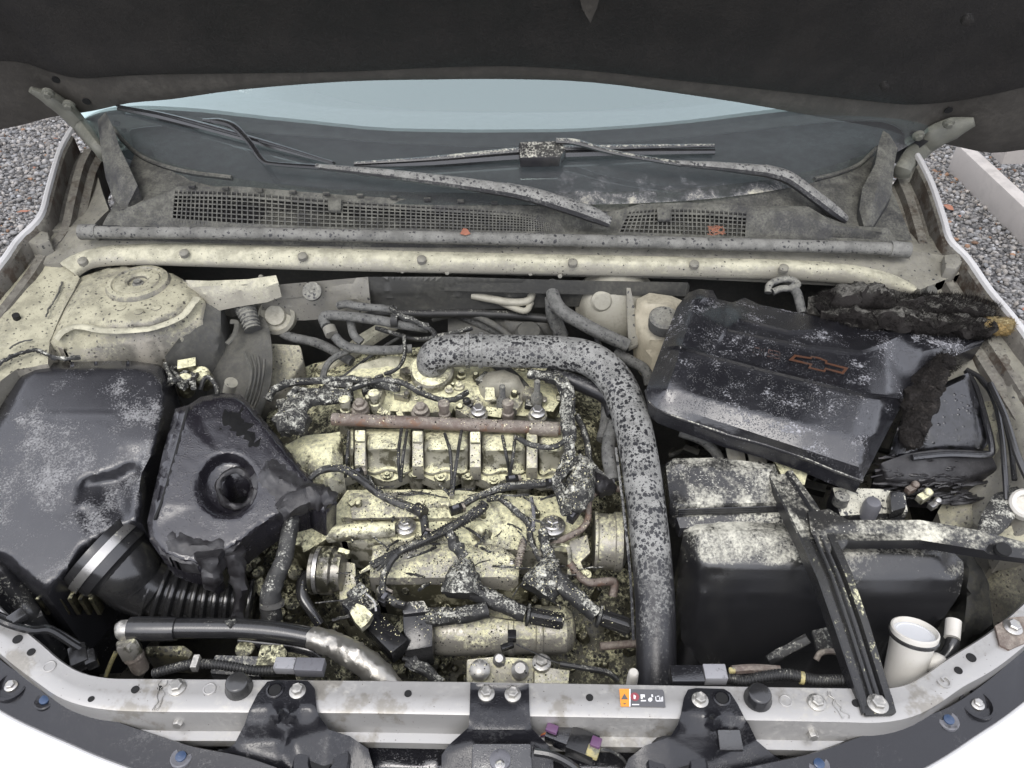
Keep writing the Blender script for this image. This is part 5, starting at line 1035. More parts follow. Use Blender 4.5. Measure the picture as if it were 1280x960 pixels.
coil('burnt ash-white ignition lead with ribbed plug over the heat shield', [(562, 666, .73), (570, 682, .725), (580, 698, .715)], [(580, 700, .71), (578, 722, .70), (576, 744, .69)], [(592, 738, .69), (612, 748, .685), (634, 758, .68), (656, 768, .675)], [(661, 769, .675), (704, 777, .668)])
coil('burnt ignition lead with ribbed plug beside the big dusty pipe', [(678, 664, .72), (683, 684, .715), (688, 700, .71)], [(690, 700, .70), (682, 722, .695), (672, 742, .685)], [(690, 718, .70), (708, 736, .695), (726, 752, .688), (746, 768, .68)], [(750, 771, .68), (788, 784, .672)])
t = harness('dark sooty lead joining the black coil box to the burnt ignition lead', 'ignition_lead', 'ignition lead', W(570, 770, .64))
mk('sleeve', tube(L([(536, 772, .665), (560, 770, .672), (585, 768, .676), (610, 762, .68)]), [.014, .0125, .012, .012], 12, 6, jit=.002, jf=120), 'loom_ash', t)
# coil box and tilted coil
t = thing('coil_box', 'black square coil box among the wires behind the tie bar', 'coil', W(520, 790, .60))
mk('housing', prism(L([(503, 768, .675), (536, 764, .675), (541, 774, .672), (541, 808, .655), (505, 814, .652)]), .05), 'black_clean', t, bevel=.004)
mk('cap', prism(L([(500, 752, .685), (530, 750, .685), (538, 764, .682), (504, 768, .680)]), .03), 'black_dusted', t, bevel=.003)
mk('lead', tube(L([(480, 742, .69), (492, 752, .69), (506, 757, .688)]), .006, 8, 4, jit=.002), 'loom', t)
t = thing('ignition_coil', 'tilted black ignition coil with powdery top beside the throttle', 'coil', W(470, 780, .60))
d = (W(498, 820, .64) - W(446, 752, .68)); an = math.atan2(d.y, d.x)
mk('body', box((W(446, 752, .675) + W(498, 820, .64)) / 2, (.105, .030, .03), an, 0, 0), 'black_clean', t, bevel=.004)
mk('head', box(W(452, 762, .682), (.042, .038, .034), an), 'black_dusted', t, bevel=.005)
mk('powder_cap', relief([(437, 764, .705), (446, 754, .708), (456, 758, .708), (466, 768, .705), (462, 776, .70), (452, 786, .695), (444, 778, .70)], [], .01, 4, 1, .0015, 150), 'cream', t)
mk('clip', tube(L([(458, 742, .705), (468, 752, .705), (470, 764, .70)]), .0016, 6, 4), 'steel', t)
mk('plug', box(W(448, 744, .69), (.02, .026, .02), an), 'loom_ash', t, bevel=.002)
t = mk('frayed_connector', join(*[tube([W(512 + rng.uniform(-10, 10), 826 + rng.uniform(-6, 6), .655), W(530 + rng.uniform(-8, 8), 838 + rng.uniform(-6, 6), .65), W(548 + rng.uniform(-10, 10), 852, .64)], .004, 7, 4, jit=.003) for _ in range(9)]), 'loom_ash', None, label='frayed ashy connector below the coil box', cat='connector')
mk('spring_wire', join(tube(L([(645, 805, .67), (690, 826, .672), (706, 830, .67)]), .0011, 6, 3), tube(L([(700, 830, .67), (730, 835, .668), (758, 840, .66), (772, 850, .65)]), .004, 8, 4)), 'loom', None, label='thin bowden cable over the lower bracket', cat='cable')
mk('cable_tip', join(box(W(640, 795, .672), (.012, .014, .012)), box(W(634, 808, .665), (.018, .008, .008), .4)), 'black_clean', None, bevel=.0015, label='small black cable tip at the bowden cable start', cat='clip')
mk('valve_stem', lathe(W(791, 846, .715), (0, 0, 1), [(.007, -.03), (.007, 0), (.0065, .004), (.0065, .010), (.005, .012)], 16), 'plastic_white', None, label='small white valve cap behind the warning sticker', cat='cap')
# hoses and clutter in the dark left gap between throttle and burnt cover
t = thing('coolant_pipe', 'ash-speckled coolant hose dropping between throttle and burnt cover', 'hose', W(345, 760, .62))
mk('tube', tube(L([(368, 640, .745), (362, 665, .735), (356, 695, .72), (346, 720, .705), (338, 745, .69), (340, 775, .66)]), [.010, .012, .012, .013, .015, .015], 12, 6, jit=.002, jf=140), 'loom_ash', t)
mk('clamp', lathe(W(340, 752, .685), W(340, 775, .66) - W(338, 745, .69), [(.0155, 0), (.017, 0), (.017, .006), (.0155, .006)], 24), 'steel', t)
gs = []
for i in range(70):
    x, y = rng.uniform(300, 400), rng.uniform(640, 790); z = .67 - (y - 640) * .0004 + rng.uniform(-.05, .0); s = rng.uniform(.006, .02)
    if rng.random() < .6: gs.append(box(W(x, y, z), (s * 1.6, s, s), rng.uniform(0, 3), rng.uniform(-.5, .5), rng.uniform(-.5, .5)))
    else: gs.append(lathe(W(x, y, z), (rng.uniform(-.6, .6), rng.uniform(-.6, .3), 1), [(s * .7, -.02), (s * .7, .004), (s * .4, .006)], 12))
mk('engine_fittings', join(*gs), 'gap_olive', eng, bevel=.0015, kind='stuff')
gs = []
for i in range(150):
    x, y = rng.uniform(420, 790), rng.uniform(690, 850); z = .60 - (y - 690) * .0004 + rng.uniform(-.03, .02); s = rng.uniform(.005, .014)
    if rng.random() < .55: gs.append(box(W(x, y, z), (s * 1.8, s, s), rng.uniform(0, 3), rng.uniform(-.5, .5), rng.uniform(-.5, .5)))
    else: gs.append(lathe(W(x, y, z), (rng.uniform(-.6, .6), rng.uniform(-.6, .3), 1), [(s * .7, -.02), (s * .7, .004), (s * .4, .006)], 12))
mk('engine_fittings', join(*gs), 'gap_olive', eng, bevel=.0015, kind='stuff')

# ================================================================ CHARGE PIPE
t = thing('charge_pipe', 'thick dusty black charge pipe arching over the engine right side', 'pipe', W(820, 850, .56))
mk('elbow', tube(L([(540, 460, .785), (541, 452, .803), (546, 444, .818), (562, 439, .825), (584, 438, .828)]), [.025, .028, .0285, .028, .0275], 28, 8), 'pipe_grey', t)
g = grime('pipe_black', (.014, .014, .016), .3, pow=(.34, .34, .33), amt=0.3, sc=16, fine=330, soft=0.08, up=.35, spots=0.5, spotsc=120, spotcol=(.012, .012, .014), bump=.4, film=0.08, lw=0.6)
PT = [(584, 438, .828), (640, 439, .83), (700, 441, .83), (738, 449, .828), (766, 472, .820), (785, 510, .806), (797, 560, .790), (806, 620, .768), (814, 690, .74), (819, 760, .705), (820, 830, .665), (820, 900, .62)]
mk('tube', tube(L(PT), [.0275, .0275, .028, .029, .0295, .0295, .0290, .0285, .028, .0275, .027, .027], 32, 8), 'pipe_grey', t)
for (x, y) in ((585, 438), (601, 438)):
    a = W(x, y, .828); mk('ring', lathe(a, (1, -.02, 0), [(.027, -.004), (.0305, -.003), (.0305, .003), (.027, .004)], 32), 'pipe_grey', t)
mk('flange', lathe(W(540, 463, .786), (0, -.35, 1), [(.032, -.02), (.0375, -.014), (.0375, .002), (.034, .006), (.026, .006)], 40), 'cream', t)
mk('seam', tube(L([(770, 560, .782), (780, 640, .758), (788, 720, .72), (792, 800, .68)]), .0022, 6, 6), 'pipe_grey', t)

# ================================================================ FIREWALL SIDE: hoses, booster, reservoir
t = thing('hose_pair', 'pair of grey heater hoses with two clamped ends before the firewall', 'hoses', W(440, 430, .74))
mk('hose', tube(L([(424, 382, .83), (434, 380, .838), (448, 383, .84), (470, 385, .838), (495, 388, .83)]), .0075, 10, 6, jit=.001), 'hose_grey', t)
mk('hose', tube(L([(408, 408, .815), (404, 397, .82), (414, 394, .828), (440, 396, .83), (470, 400, .828), (505, 406, .82), (535, 410, .81)]), .0092, 10, 6), 'hose_grey', t)
mk('clamp', lathe(W(413, 414, .81), (.3, -.6, -.3), [(.010, -.008), (.0115, -.008), (.0115, .008), (.010, .008)], 18), 'body_grey', t)
mk('clamp', lathe(W(494, 400, .83), (1, -.1, 0), [(.010, -.006), (.013, -.006), (.013, .006), (.010, .006)], 18), 'loom_ash', t)
mk('hose', tube(L([(418, 420, .80), (428, 430, .79), (445, 436, .785), (480, 438, .785), (515, 436, .785)]), .0085, 10, 6), 'hose_grey', t)
mk('hose', tube(L([(438, 402, .81), (442, 418, .80), (452, 428, .79)]), .0075, 10, 6), 'hose_grey', t)
mk('wire', tube(L([(505, 420, .80), (506, 440, .79), (498, 460, .785), (480, 468, .78)]), .004, 8, 5, jit=.002), 'loom_ash', t)
mk('wire', tube(L([(490, 384, .84), (498, 394, .84), (520, 402, .83), (540, 414, .82), (545, 424, .81)]), .005, 8, 5, jit=.003, jf=120), 'loom_ash', t)
mk('link_bar', prism(L([(524, 373, .795), (537, 375, .795), (460, 425, .74), (390, 478, .68), (376, 474, .68), (450, 417, .74)]), .02), 'tan_beam', None, bevel=.002, label='tan steel link bar slanting down before the firewall', cat='bar')
mk('dark_line', tube(L([(505, 418, .76), (470, 440, .73), (425, 474, .70)]), .003, 8, 4), 'hose_grey', None, label='thin dark line running beside the slanted link bar', cat='line')
mk('cable', tube(L([(452, 432, .775), (420, 446, .765), (408, 458, .755), (402, 478, .735)]), .006, 8, 5), 'hose_grey', None, label='grey cable drooping over the slanted link bar', cat='cable')
for (P, r_, m_, lb) in (([(350, 376, .80), (430, 388, .79), (520, 392, .79), (600, 392, .79), (680, 398, .785), (760, 410, .775)], .008, 'loom', 'dark loom strung along the firewall'), ([(560, 384, .785), (600, 402, .765), (640, 420, .75), (690, 438, .735)], .013, 'hose_grey', 'fat grey hose slanting behind the charge pipe'), ([(540, 398, .775), (580, 392, .785), (620, 408, .775), (650, 432, .75)], .007, 'soot_panel', 'sooty thin hose crossing behind the charge pipe'),
     ([(330, 400, .775), (360, 420, .765), (400, 430, .755), (440, 452, .74)], .009, 'hose_grey', 'grey hose leading from the firewall grommet'), ([(720, 380, .80), (742, 402, .785), (748, 430, .765), (760, 450, .75)], .006, 'loom', 'black wire running down before the brake booster'), ([(600, 440, .77), (640, 470, .76), (668, 500, .74)], .010, 'hose_grey', 'short grey hose below the charge pipe run'), ([(470, 410, .79), (520, 424, .785), (560, 418, .79), (590, 410, .79)], .0045, 'loom_ash', 'ashy wire behind the charge pipe elbow'), ([(850, 540, .78), (880, 552, .775), (900, 575, .76), (896, 600, .74)], .008, 'hose_grey', 'grey hose below the left edge of the loose cover')):
    mk('firewall_hose', tube(L(P), r_, 12, 6, jit=.0008, jf=150), m_, None, label=lb, cat='hose')
t = thing('heater_pipe', 'pale looped metal heater pipe below the plenum panel', 'pipe', W(640, 380, .80))
mk('tube', tube(L([(590, 369, .825), (615, 374, .822), (640, 378, .82), (660, 376, .822), (666, 366, .83)]), .0075, 12, 6), 'booster', t)
mk('tube', tube(L([(622, 376, .815), (645, 386, .81), (658, 388, .81), (664, 378, .815)]), .006, 12, 6), 'booster', t)
t = thing('coolant_hose', 'grey forked coolant hose behind the dusty charge pipe', 'hose', W(700, 410, .74))
mk('branch', tube(L([(690, 355, .845), (692, 372, .84), (702, 388, .83), (724, 402, .82), (750, 416, .808), (785, 432, .79)]), .0125, 14, 6), 'hose_grey', t)
mk('branch', tube(L([(690, 372, .835), (692, 395, .80), (702, 420, .76)]), .0135, 14, 6), 'hose_grey', t)
mk('cross_tray', relief([(560, 390, .77), (630, 399, .775), (690, 402, .775), (700, 430, .74), (560, 436, .73)], [[(636, 402, .785), (684, 404, .785)]], .05, 7, 1), 'soot_panel', None, label='sooty metal tray below the looped heater pipe', cat='tray')
mk('arch_cap', lathe(W(661, 416, .775), (0, -.3, 1), [(.026, -.03), (.026, .0), (.02, .008), (.008, .01)], 24), 'soot_panel', None, label='sooty round cap behind the charge pipe', cat='cap')
t = thing('brake_booster', 'round pale metal brake booster at the firewall', 'brake booster', W(765, 400, .70))
cb = W(772, 398, .80); axb = Vector((.05, -.86, .30)).normalized()
mk('drum', lathe(cb + Vector((0, .05, 0)), axb, [(.070, -.02), (.076, 0), (.076, .008), (.070, .014), (.066, .03), (.055, .042), (.03, .048)], 48), 'booster', t)
mk('boss', lathe(W(752, 376, .83), axb, [(.02, -.02), (.02, .004), (.015, .008)], 24), 'booster', t)
mk('bracket', prism(L([(783, 358, .86), (788, 358, .86), (796, 395, .82), (798, 430, .785), (786, 436, .78), (784, 400, .815)]), .006), 'body_grey', t, bevel=.001)
t = thing('brake_reservoir', 'tan brake fluid reservoir with dark round cap beside the loose cover', 'reservoir', W(815, 430, .72))
mk('tank', relief([(794, 388, .83), (796, 374, .845), (812, 366, .85), (840, 370, .85), (858, 378, .845), (852, 420, .81), (835, 446, .78), (815, 448, .775), (802, 432, .785), (796, 410, .81)], [[(806, 380, .855), (840, 380, .858), (836, 425, .815), (812, 425, .812)]], .06, 6, 1), 'reservoir', t)
mk('cap', lathe(W(830, 402, .842), (0, -.2, 1), [(.026, -.012), (.027, 0), (.027, .010), (.023, .014), (.01, .015)], 30), 'cap_grey', t)
mk('pipes', tube(L([(770, 440, .76), (790, 452, .755), (806, 462, .75), (812, 480, .73)]), .010, 12, 5), 'hose_grey', None, label='short grey hose below the brake booster', cat='hose')
t = thing('bypass_hose', 'speckled grey bypass hoses tucked inside the charge pipe bend', 'hose', W(740, 500, .74))
mk('hose', tube(L([(684, 470, .79), (705, 473, .795), (735, 484, .79), (760, 498, .78), (768, 520, .77)]), .0135, 14, 6, jit=.001), 'pipe_grey', t)
mk('hose', tube(L([(768, 530, .77), (762, 550, .765), (761, 572, .76), (767, 600, .745)]), .0115, 14, 6), 'hose_grey', t)
mk('hose', tube(L([(758, 505, .765), (757, 525, .76), (752, 550, .75)]), .009, 12, 6), 'hose_grey', t)

# ================================================================ LOOSE ENGINE COVER (right)
ec = thing('engine_cover', 'loose glossy black engine cover with orange outlined emblem lying tilted', 'engine cover', W(970, 560, .76))
O = [(808, 486, .852), (818, 458, .850), (832, 420, .868), (846, 384, .882), (860, 366, .890), (874, 361, .892), (891, 363, .892), (897, 374, .89), (916, 378, .888), (931, 372, .888), (950, 381, .886), (1000, 391, .884), (1040, 400, .882), (1090, 408, .880), (1137, 414, .878), (1190, 417, .872), (1231, 422, .866), (1227, 431, .862), (1200, 442, .858), (1175, 454, .854), (1152, 472, .850), (1136, 488, .848), (1128, 505, .842), (1112, 535, .828), (1098, 562, .815), (1088, 582, .822), (1078, 600, .814), (1040, 586, .822), (1010, 573, .828), (957, 555, .836), (912, 543, .840), (875, 530, .842), (840, 518, .844), (822, 511, .845), (810, 500, .846)]
Lns = [[(845, 432, .889), (890, 444, .891), (950, 460, .891), (1040, 482, .887), (1085, 494, .881), (1124, 498, .870)],
       [(845, 429, .885), (890, 441, .886), (950, 457, .886), (1040, 479, .882), (1085, 491, .876), (1122, 495, .867)],
       [(846, 435, .883), (890, 447.5, .884), (950, 463.5, .884), (1040, 485.5, .880), (1085, 497.5, .874), (1118, 503, .862)],
       [(838, 484, .868), (880, 496, .870), (930, 512, .870), (1000, 530, .866), (1080, 552, .854), (1096, 540, .848)],
       [(838, 506, .8525), (880, 521, .8535), (930, 537, .8525), (1000, 560, .846), (1074, 584, .834)],
       [(866, 375, .899), (880, 372, .900)], [(834, 486, .868), (846, 452, .884), (862, 400, .894), (868, 376, .898)],
       [(908, 411, .900), (950, 420, .900), (1010, 431, .898), (1077, 438, .894), (1100, 431, .892), (1122, 421, .889)],
       [(910, 414, .8945), (950, 423, .8945), (1010, 434, .8925), (1080, 441.5, .888), (1108, 434, .886)],
       [(924, 398, .9005), (960, 406, .9005), (987, 413, .8995), (1017, 412, .8985), (1047, 402, .890)],
       [(926, 401, .896), (960, 409, .896), (987, 416, .895), (1017, 415, .894)],
       [(1150, 440, .875), (1195, 430, .872)]]
mk('shell', relief(O, Lns, .03, 5, 0, skirt=.985), 'black_cover', ec, ang=30)
mk('rim', tube(L([(808, 488, .848), (815, 506, .842), (840, 519, .841), (875, 531, .839), (912, 544, .837), (957, 556, .833), (1010, 574, .825), (1040, 587, .819), (1078, 601, .811)]), .0035, 8, 4), 'black_dusted', ec)
def onplane(pts):                                        # the panel that carries the print: plane through three of its points
    a, b, c = W(950, 455, .8885), W(1077, 445, .889), W(1040, 480, .885); n = (b - a).cross(c - a).normalized()
    if n.z < 0: n = -n
    r = []
    for x, y in pts:
        d = ray(x, y); r.append(CAM + d * ((a + n * .006 - CAM).dot(n) / d.dot(n)))
    return r, n
def print_bar(x0, y0, x1, y1, w, mat, name, par, w2=None):
    (a, b), n = onplane([(x0, y0), (x1, y1)]); d = (b - a).normalized(); s = n.cross(d) * w; s2 = n.cross(d) * (w2 or w)
    mk(name, prism([a - d * w + s, b + d * w + s2, b + d * w - s2, a - d * w - s], n * -.001), mat, par)
kx = lambda u: 920 + u / 8; ky = lambda v: 410 + v / 8
BT = [(530, 318), (585, 265), (740, 292), (752, 278), (825, 290), (915, 325), (912, 345), (1125, 398), (1075, 460), (905, 412), (890, 438), (722, 398), (738, 365)]
em = thing('x', 'x', 'x', (0, 0, 0)); bpy.data.objects.remove(em)
pts, n_ = onplane([(kx(u), ky(v)) for u, v in BT]); inn = []
cen = sum(pts, Vector()) / len(pts); m = len(pts)
ar = sum((pts[i] - cen).cross(pts[(i + 1) % m] - cen).dot(n_) for i in range(m)); sg = 1 if ar > 0 else -1
for i in range(m):
    p0, p1, p2 = pts[i - 1], pts[i], pts[(i + 1) % m]; e1 = (p1 - p0).normalized(); e2 = (p2 - p1).normalized()
    m1 = n_.cross(e1) * sg; m2_ = n_.cross(e2) * sg; b_ = (m1 + m2_); b_ = b_ / max(.35, b_.dot(m1)) ; inn.append(p1 + b_ * (.0030 if i not in (0, 1, 7, 8) else .0040))
V = pts + inn + [p - n_ * .001 for p in pts] + [p - n_ * .001 for p in inn]; Fc = []
for i in range(m):
    j = (i + 1) % m; Fc += [(i, j, m + j, m + i), (i, 2 * m + i, 2 * m + j, j), (m + i, m + j, 3 * m + j, 3 * m + i)]
mk('emblem', (V, Fc), 'print_orange', ec, flat=True, label='orange outlined cross-shaped emblem')
for (x0, y0, x1, y1) in ((961, 437, 966, 438), (961, 441, 966, 442), (961, 445, 966, 446), (961, 437, 960, 445), (968, 438, 975, 440), (968, 443, 975, 444), (968, 447, 974, 448), (975, 440, 974, 447), (952, 437, 950, 443), (956, 436, 955, 443), (944, 434, 942, 440), (944, 434, 949, 435)):
    print_bar(x0, y0, x1, y1, .0006, 'print_faint', 'faint_print', ec)
# molten drips at the cover's open right end
mk('melted_edge', tube(L([(1228, 426, .868), (1195, 440, .860), (1165, 458, .856), (1142, 480, .852), (1130, 500, .846)]), [.003, .004, .004, .004, .004], 8, 5, jit=.001), 'black_cover', ec)

# ---------------------------------------------------------------- charred felt roll over the cover
def fur(P, r, n, ln, seed):
    """short burnt fibres standing on a roll"""
    rg = random.Random(seed); Q = catmull(L(P), 10); gs_v, gs_f = [], []
    for i in range(n):
        u = rg.random() * (len(Q) - 1.001); k = int(u); q = Q[k].lerp(Q[k + 1], u - k); rr = lin(r[0], r[1], rg.random()) * .93
        t_ = (Q[k + 1] - Q[k]).normalized(); x, y, z = frame(t_); a = rg.uniform(0, 6.283); d = x * math.cos(a) + y * math.sin(a)
        b_ = q + d * rr; l_ = ln * rg.uniform(.4, 1.2); tip = b_ + (d + Vector((rg.uniform(-.8, .8), rg.uniform(-.8, .8), rg.uniform(-.5, .8)))) * l_ * .6
        s = t_.cross(d) * .0006; kk = len(gs_v); gs_v += [b_ - s, b_ + s, tip]; gs_f.append((kk, kk + 1, kk + 2))
    return gs_v, gs_f
t = thing('felt_roll', 'charred fluffy black felt roll draped over the loose engine cover', 'felt', W(1130, 410, .87))
FP = [(1022, 386, .878), (1050, 376, .895), (1090, 377, .90), (1125, 386, .90), (1165, 386, .90), (1205, 388, .895), (1240, 398, .885)]
FP2 = [(1030, 394, .882), (1075, 398, .892), (1120, 401, .892), (1165, 404, .890), (1205, 408, .885), (1235, 412, .88)]
mk('roll', tube(L(FP), [.014, .027, .028, .020, .021, .021, .012], 22, 10, jit=.011, jf=42), 'felt', t)
mk('roll', tube(L(FP2), [.010, .018, .019, .018, .019, .015], 22, 10, jit=.010, jf=48), 'felt', t)
mk('scorched_tip', tube(L([(1222, 407, .885), (1245, 408, .885), (1264, 408, .882), (1274, 408, .878)]), [.014, .0155, .013, .006], 16, 8, jit=.004, jf=80), 'felt_ochre', t)
f_ = mk('fibres', join(fur(FP, (.022, .027), 14000, .009, 1), fur(FP2, (.018, .020), 11000, .008, 2)), 'felt', t, flat=True, kind='stuff')
f_ = mk('fibres', fur([(1224, 407, .885), (1245, 408, .885), (1268, 408, .882)], (.013, .0155), 1600, .006, 3), 'felt_ochre', t, flat=True, kind='stuff')
t = thing('felt_strip', 'burnt brown felt strip hanging down beside the black module', 'felt', W(1150, 540, .80))
SP = [(1190, 448, .868), (1172, 462, .862), (1160, 480, .856), (1150, 505, .848), (1142, 535, .835), (1140, 560, .82)]
mk('strip', tube(L(SP), [.010, .018, .024, .024, .021, .010], 20, 10, jit=.009, jf=55, flat=.6), 'felt_brown', t)
mk('fibres', fur(SP, (.015, .020), 4500, .006, 4), 'felt_brown', t, flat=True, kind='stuff')
t = thing('looped_tube', 'pale looped rubber tube behind the loose engine cover', 'tube', W(985, 375, .86))
mk('loop', tube(L([(960, 366, .885), (962, 356, .893), (975, 350, .897), (990, 350, .897), (997, 356, .893), (990, 360, .893), (976, 361, .89), (966, 365, .886)]), .0062, 10, 6), 'cap_grey', t)
mk('tail', tube(L([(988, 357, .893), (996, 366, .887), (1000, 380, .88), (1003, 392, .872)]), .008, 10, 5), 'hose_grey', t)
mk('felt_lining', relief([(1010, 372, .885), (1050, 362, .888), (1100, 360, .888), (1140, 368, .885), (1150, 390, .878), (1060, 396, .872), (1008, 392, .872)], [], .02, 7, 2, .005, 50), 'felt', None, label='flat charred felt mat under the looped tube', cat='felt mat')
mk('damper', join(lathe(W(1152, 372, .89), (.1, -.5, .8), [(.008, -.03), (.008, .004), (.011, .005), (.011, .012), (.007, .014), (.007, .022), (.010, .024), (.009, .03)], 16)), 'soot_panel', None, label='sooty ribbed peg behind the felt roll', cat='peg')

# ================================================================ BLACK MODULE (right)
t = thing('control_module', 'glossy wet black control module with droplets beside the apron', 'module', W(1160, 570, .70))
grime('black_drops', (.011, .011, .013), .2, pow=(.1, .1, .11), amt=.05, sc=20, spots=.5, spotsc=70, spotcol=(.004, .004, .004), drops=120, bump=.5, film=0.02, spec=0.9)
mk('lid', relief([(1128, 520, .815), (1150, 492, .826), (1190, 474, .83), (1210, 466, .832), (1222, 500, .82), (1236, 553, .80), (1230, 561, .797), (1180, 560, .795), (1140, 566, .792), (1112, 568, .79), (1118, 545, .80)], [[(1150, 500, .831), (1205, 474, .8375), (1228, 548, .806), (1150, 553, .802)]], .035, 6, 0, tilt=(520, .00022)), 'black_drops', t)
mk('frame', tube(L([(1208, 464, .832), (1220, 486, .825), (1232, 525, .812), (1240, 560, .797), (1232, 569, .79), (1185, 568, .787), (1140, 572, .785)]), .005, 8, 5), 'black_wet', t)
mk('base', prism(L([(1100, 578, .775), (1150, 560, .785), (1238, 562, .785), (1248, 585, .765), (1190, 605, .745), (1110, 600, .75)]), .06), 'burnt', t, bevel=.004)
gs = []
for k in range(80):
    x, y = rng.uniform(1085, 1200), rng.uniform(568, 632); L2 = rng.uniform(14, 50); an = rng.uniform(-.45, .15)
    gs.append(tube(L([(x, y, .775 - (y - 568) * .0008), (x + L2 * .5, y + L2 * an * .4 + rng.uniform(-3, 3), .778 - (y - 568) * .0008), (x + L2, y + L2 * an, .77 - (y - 568) * .0008)]), rng.uniform(.0010, .0028), 6, 4, jit=.002, jf=150))
mk('burnt_wires', join(*gs), 'burnt', None, kind='stuff', label='tangle of burnt black wires below the control module', cat='wires')
for (x, y, s, mt, lb) in ((1154, 622, .012, 'cream', 'small pale terminal clip below the burnt wires'), (1138, 612, .010, 'rust', 'small coppery terminal among the burnt wires'), (1166, 632, .009, 'steel', 'small steel terminal beside the pale clip')):
    mk('terminal', join(box(W(x, y, .745), (s * 1.6, s, s), .5), lathe(W(x + 5, y - 5, .748), (0, -.3, 1), [(s * .6, -.004), (s * .6, .006), (s * .35, .008)], 14)), mt, None, bevel=.0012, label=lb, cat='terminal')
# dark cable run along the right wing
t = thing('cable', 'black cable dropping along the right wing beside the module', 'cable', W(1250, 600, .72))
mk('wire', tube(L([(1208, 462, .835), (1228, 475, .835), (1244, 505, .828), (1252, 545, .812), (1256, 590, .79), (1258, 625, .77)]), .004, 9, 6), 'rubber', t)
mk('wire', tube(L([(1222, 470, .828), (1248, 505, .82), (1262, 550, .805), (1268, 600, .785)]), .004, 8, 6), 'rubber', t)
mk('wire', tube(L([(1238, 480, .845), (1256, 520, .84), (1272, 570, .82), (1290, 610, .80)]), .005, 9, 6), 'rubber', t)
t = thing('wing_bracket', 'burnt folded bracket with a white bush at the right wing', 'bracket', W(1240, 650, .72))
mk('arm', tube(L([(1230, 672, .745), (1244, 650, .755), (1258, 630, .762), (1276, 618, .765)]), [.012, .018, .020, .016], 10, 6, flat=.5, jit=.003), 'loom_ash', t)
bu = W(1282, 630, .775); mk('bush', lathe(bu, (-.3, -.5, 1), [(.022, -.012), (.022, .004), (.019, .007), (.013, .005), (.012, -.004)], 28), 'plastic_white', t)
mk('pad', relief([(1240, 665, .735), (1285, 650, .74), (1290, 690, .72), (1250, 700, .715)], [], .03, 7, 2, .003, 60), 'tan_paint', t)

# ================================================================ BATTERY, ITS COVERS AND HOLD-DOWN FRAME
bat = thing('battery', 'black battery box with powder on its shoulders beside the charge pipe', 'battery', W(930, 780, .45))
mk('case', relief([(856, 655, .752), (920, 650, .755), (985, 655, .755), (1020, 660, .755), (1046, 676, .75), (1090, 672, .75), (1180, 680, .748), (1204, 702, .74), (1205, 718, .73), (1200, 742, .715), (1180, 772, .69), (1120, 800, .66), (1040, 812, .64), (960, 822, .62), (880, 836, .60), (852, 800, .63), (846, 740, .68), (850, 690, .725)],
   [[(876, 662, .765), (985, 666, .766), (1050, 690, .764), (1170, 692, .760)], [(880, 706, .750), (1000, 708, .752)], [(884, 712, .742), (1000, 714, .744), (1060, 722, .742), (1190, 722, .738)], [(880, 745, .705), (1020, 752, .705), (1070, 745, .72), (1186, 748, .712)], [(872, 700, .745), (870, 800, .64)]], .25, 7, 1), 'battery_black', bat)
bf = thing('fuse_cover', 'ribbed black fuse cover heavily dusted with white powder on the battery', 'cover', W(905, 610, .74))
mk('shell', relief([(832, 580, .795), (842, 573, .80), (900, 572, .803), (930, 576, .803), (968, 580, .800), (976, 600, .79), (986, 632, .772), (984, 638, .768), (930, 638, .768), (845, 643, .768), (838, 632, .775)], [[(846, 580, .806), (966, 587, .806)], [(848, 630, .785), (976, 628, .785)], [(846, 636, .779), (980, 633, .778)]], .03, 6, 0), 'battery_top', bf)
for k in range(3): mk('rib', prism(L([(848, 636 + k * 2.4, .781 - k * .004), (978, 632 + k * 2.4, .780 - k * .004), (979, 633.2 + k * 2.4, .779 - k * .004), (848, 637.4 + k * 2.4, .780 - k * .004)]), .004), 'black_clean', bf)
mk('lower_step', relief([(845, 645, .762), (982, 640, .762), (988, 654, .755), (850, 660, .752)], [], .02, 7, 0), 'black_dusted', bf)
# hold-down frame: a rising channel and a long cross rail
hf = thing('hold_down_frame', 'black T-shaped battery hold-down frame bolted to the tie bar', 'frame', W(1097, 885, .752))
hz = [(975, 590, .80), (1000, 630, .80), (1022, 670, .80), (1044, 720, .797), (1065, 780, .785), (1084, 840, .765), (1094, 872, .757), (1098, 890, .756)]
hw = [16, 20, 22, 22, 22, 21, 21, 20]
def chan(C_, Wd):
    rows = [[], [], [], [], [], [], [], [], [], []]
    for (x, y, z), w in zip(C_, Wd):
        for k, (u, dz) in enumerate(((-1, -.022), (-1, -.001), (-.93, .001), (-.55, .001), (-.42, -.005), (.42, -.005), (.55, .001), (.93, .001), (1, -.001), (1, -.022))):
            rows[k].append(W(x + u * w, y - u * w * .12, z) + Vector((0, 0, dz)))
    return loft(rows, 1, 1)
grime('frame_black', (.013, .013, .014), .28, pow=YP, amt=.16, sc=12, fine=190, soft=.05, up=.2, drops=420, bump=.3, film=0.02)
grime('frame_powder', (.013, .013, .014), .3, pow=(.70, .68, .56), amt=0.27, sc=11, fine=190, soft=0.09, up=0.45, bump=.3, film=0.04, lw=0.7)
mk('channel', chan(hz[2:], hw[2:]), 'frame_black', hf, ang=25)
mk('upper_channel', chan(hz[:3], hw[:3]), 'frame_powder', hf, ang=25)
for u in (-.18, .18): mk('ridge', tube([W(x + u * w, y, z + .000) for (x, y, z), w in zip(hz[2:7], hw[2:7])], .0022, 6, 3), 'frame_black', hf)
mk('foot', prism(L([(1078, 876, .7575), (1115, 868, .7575), (1121, 890, .7575), (1116, 893, .7575), (1082, 894, .7575)]), .005), 'frame_black', hf, bevel=.0015)
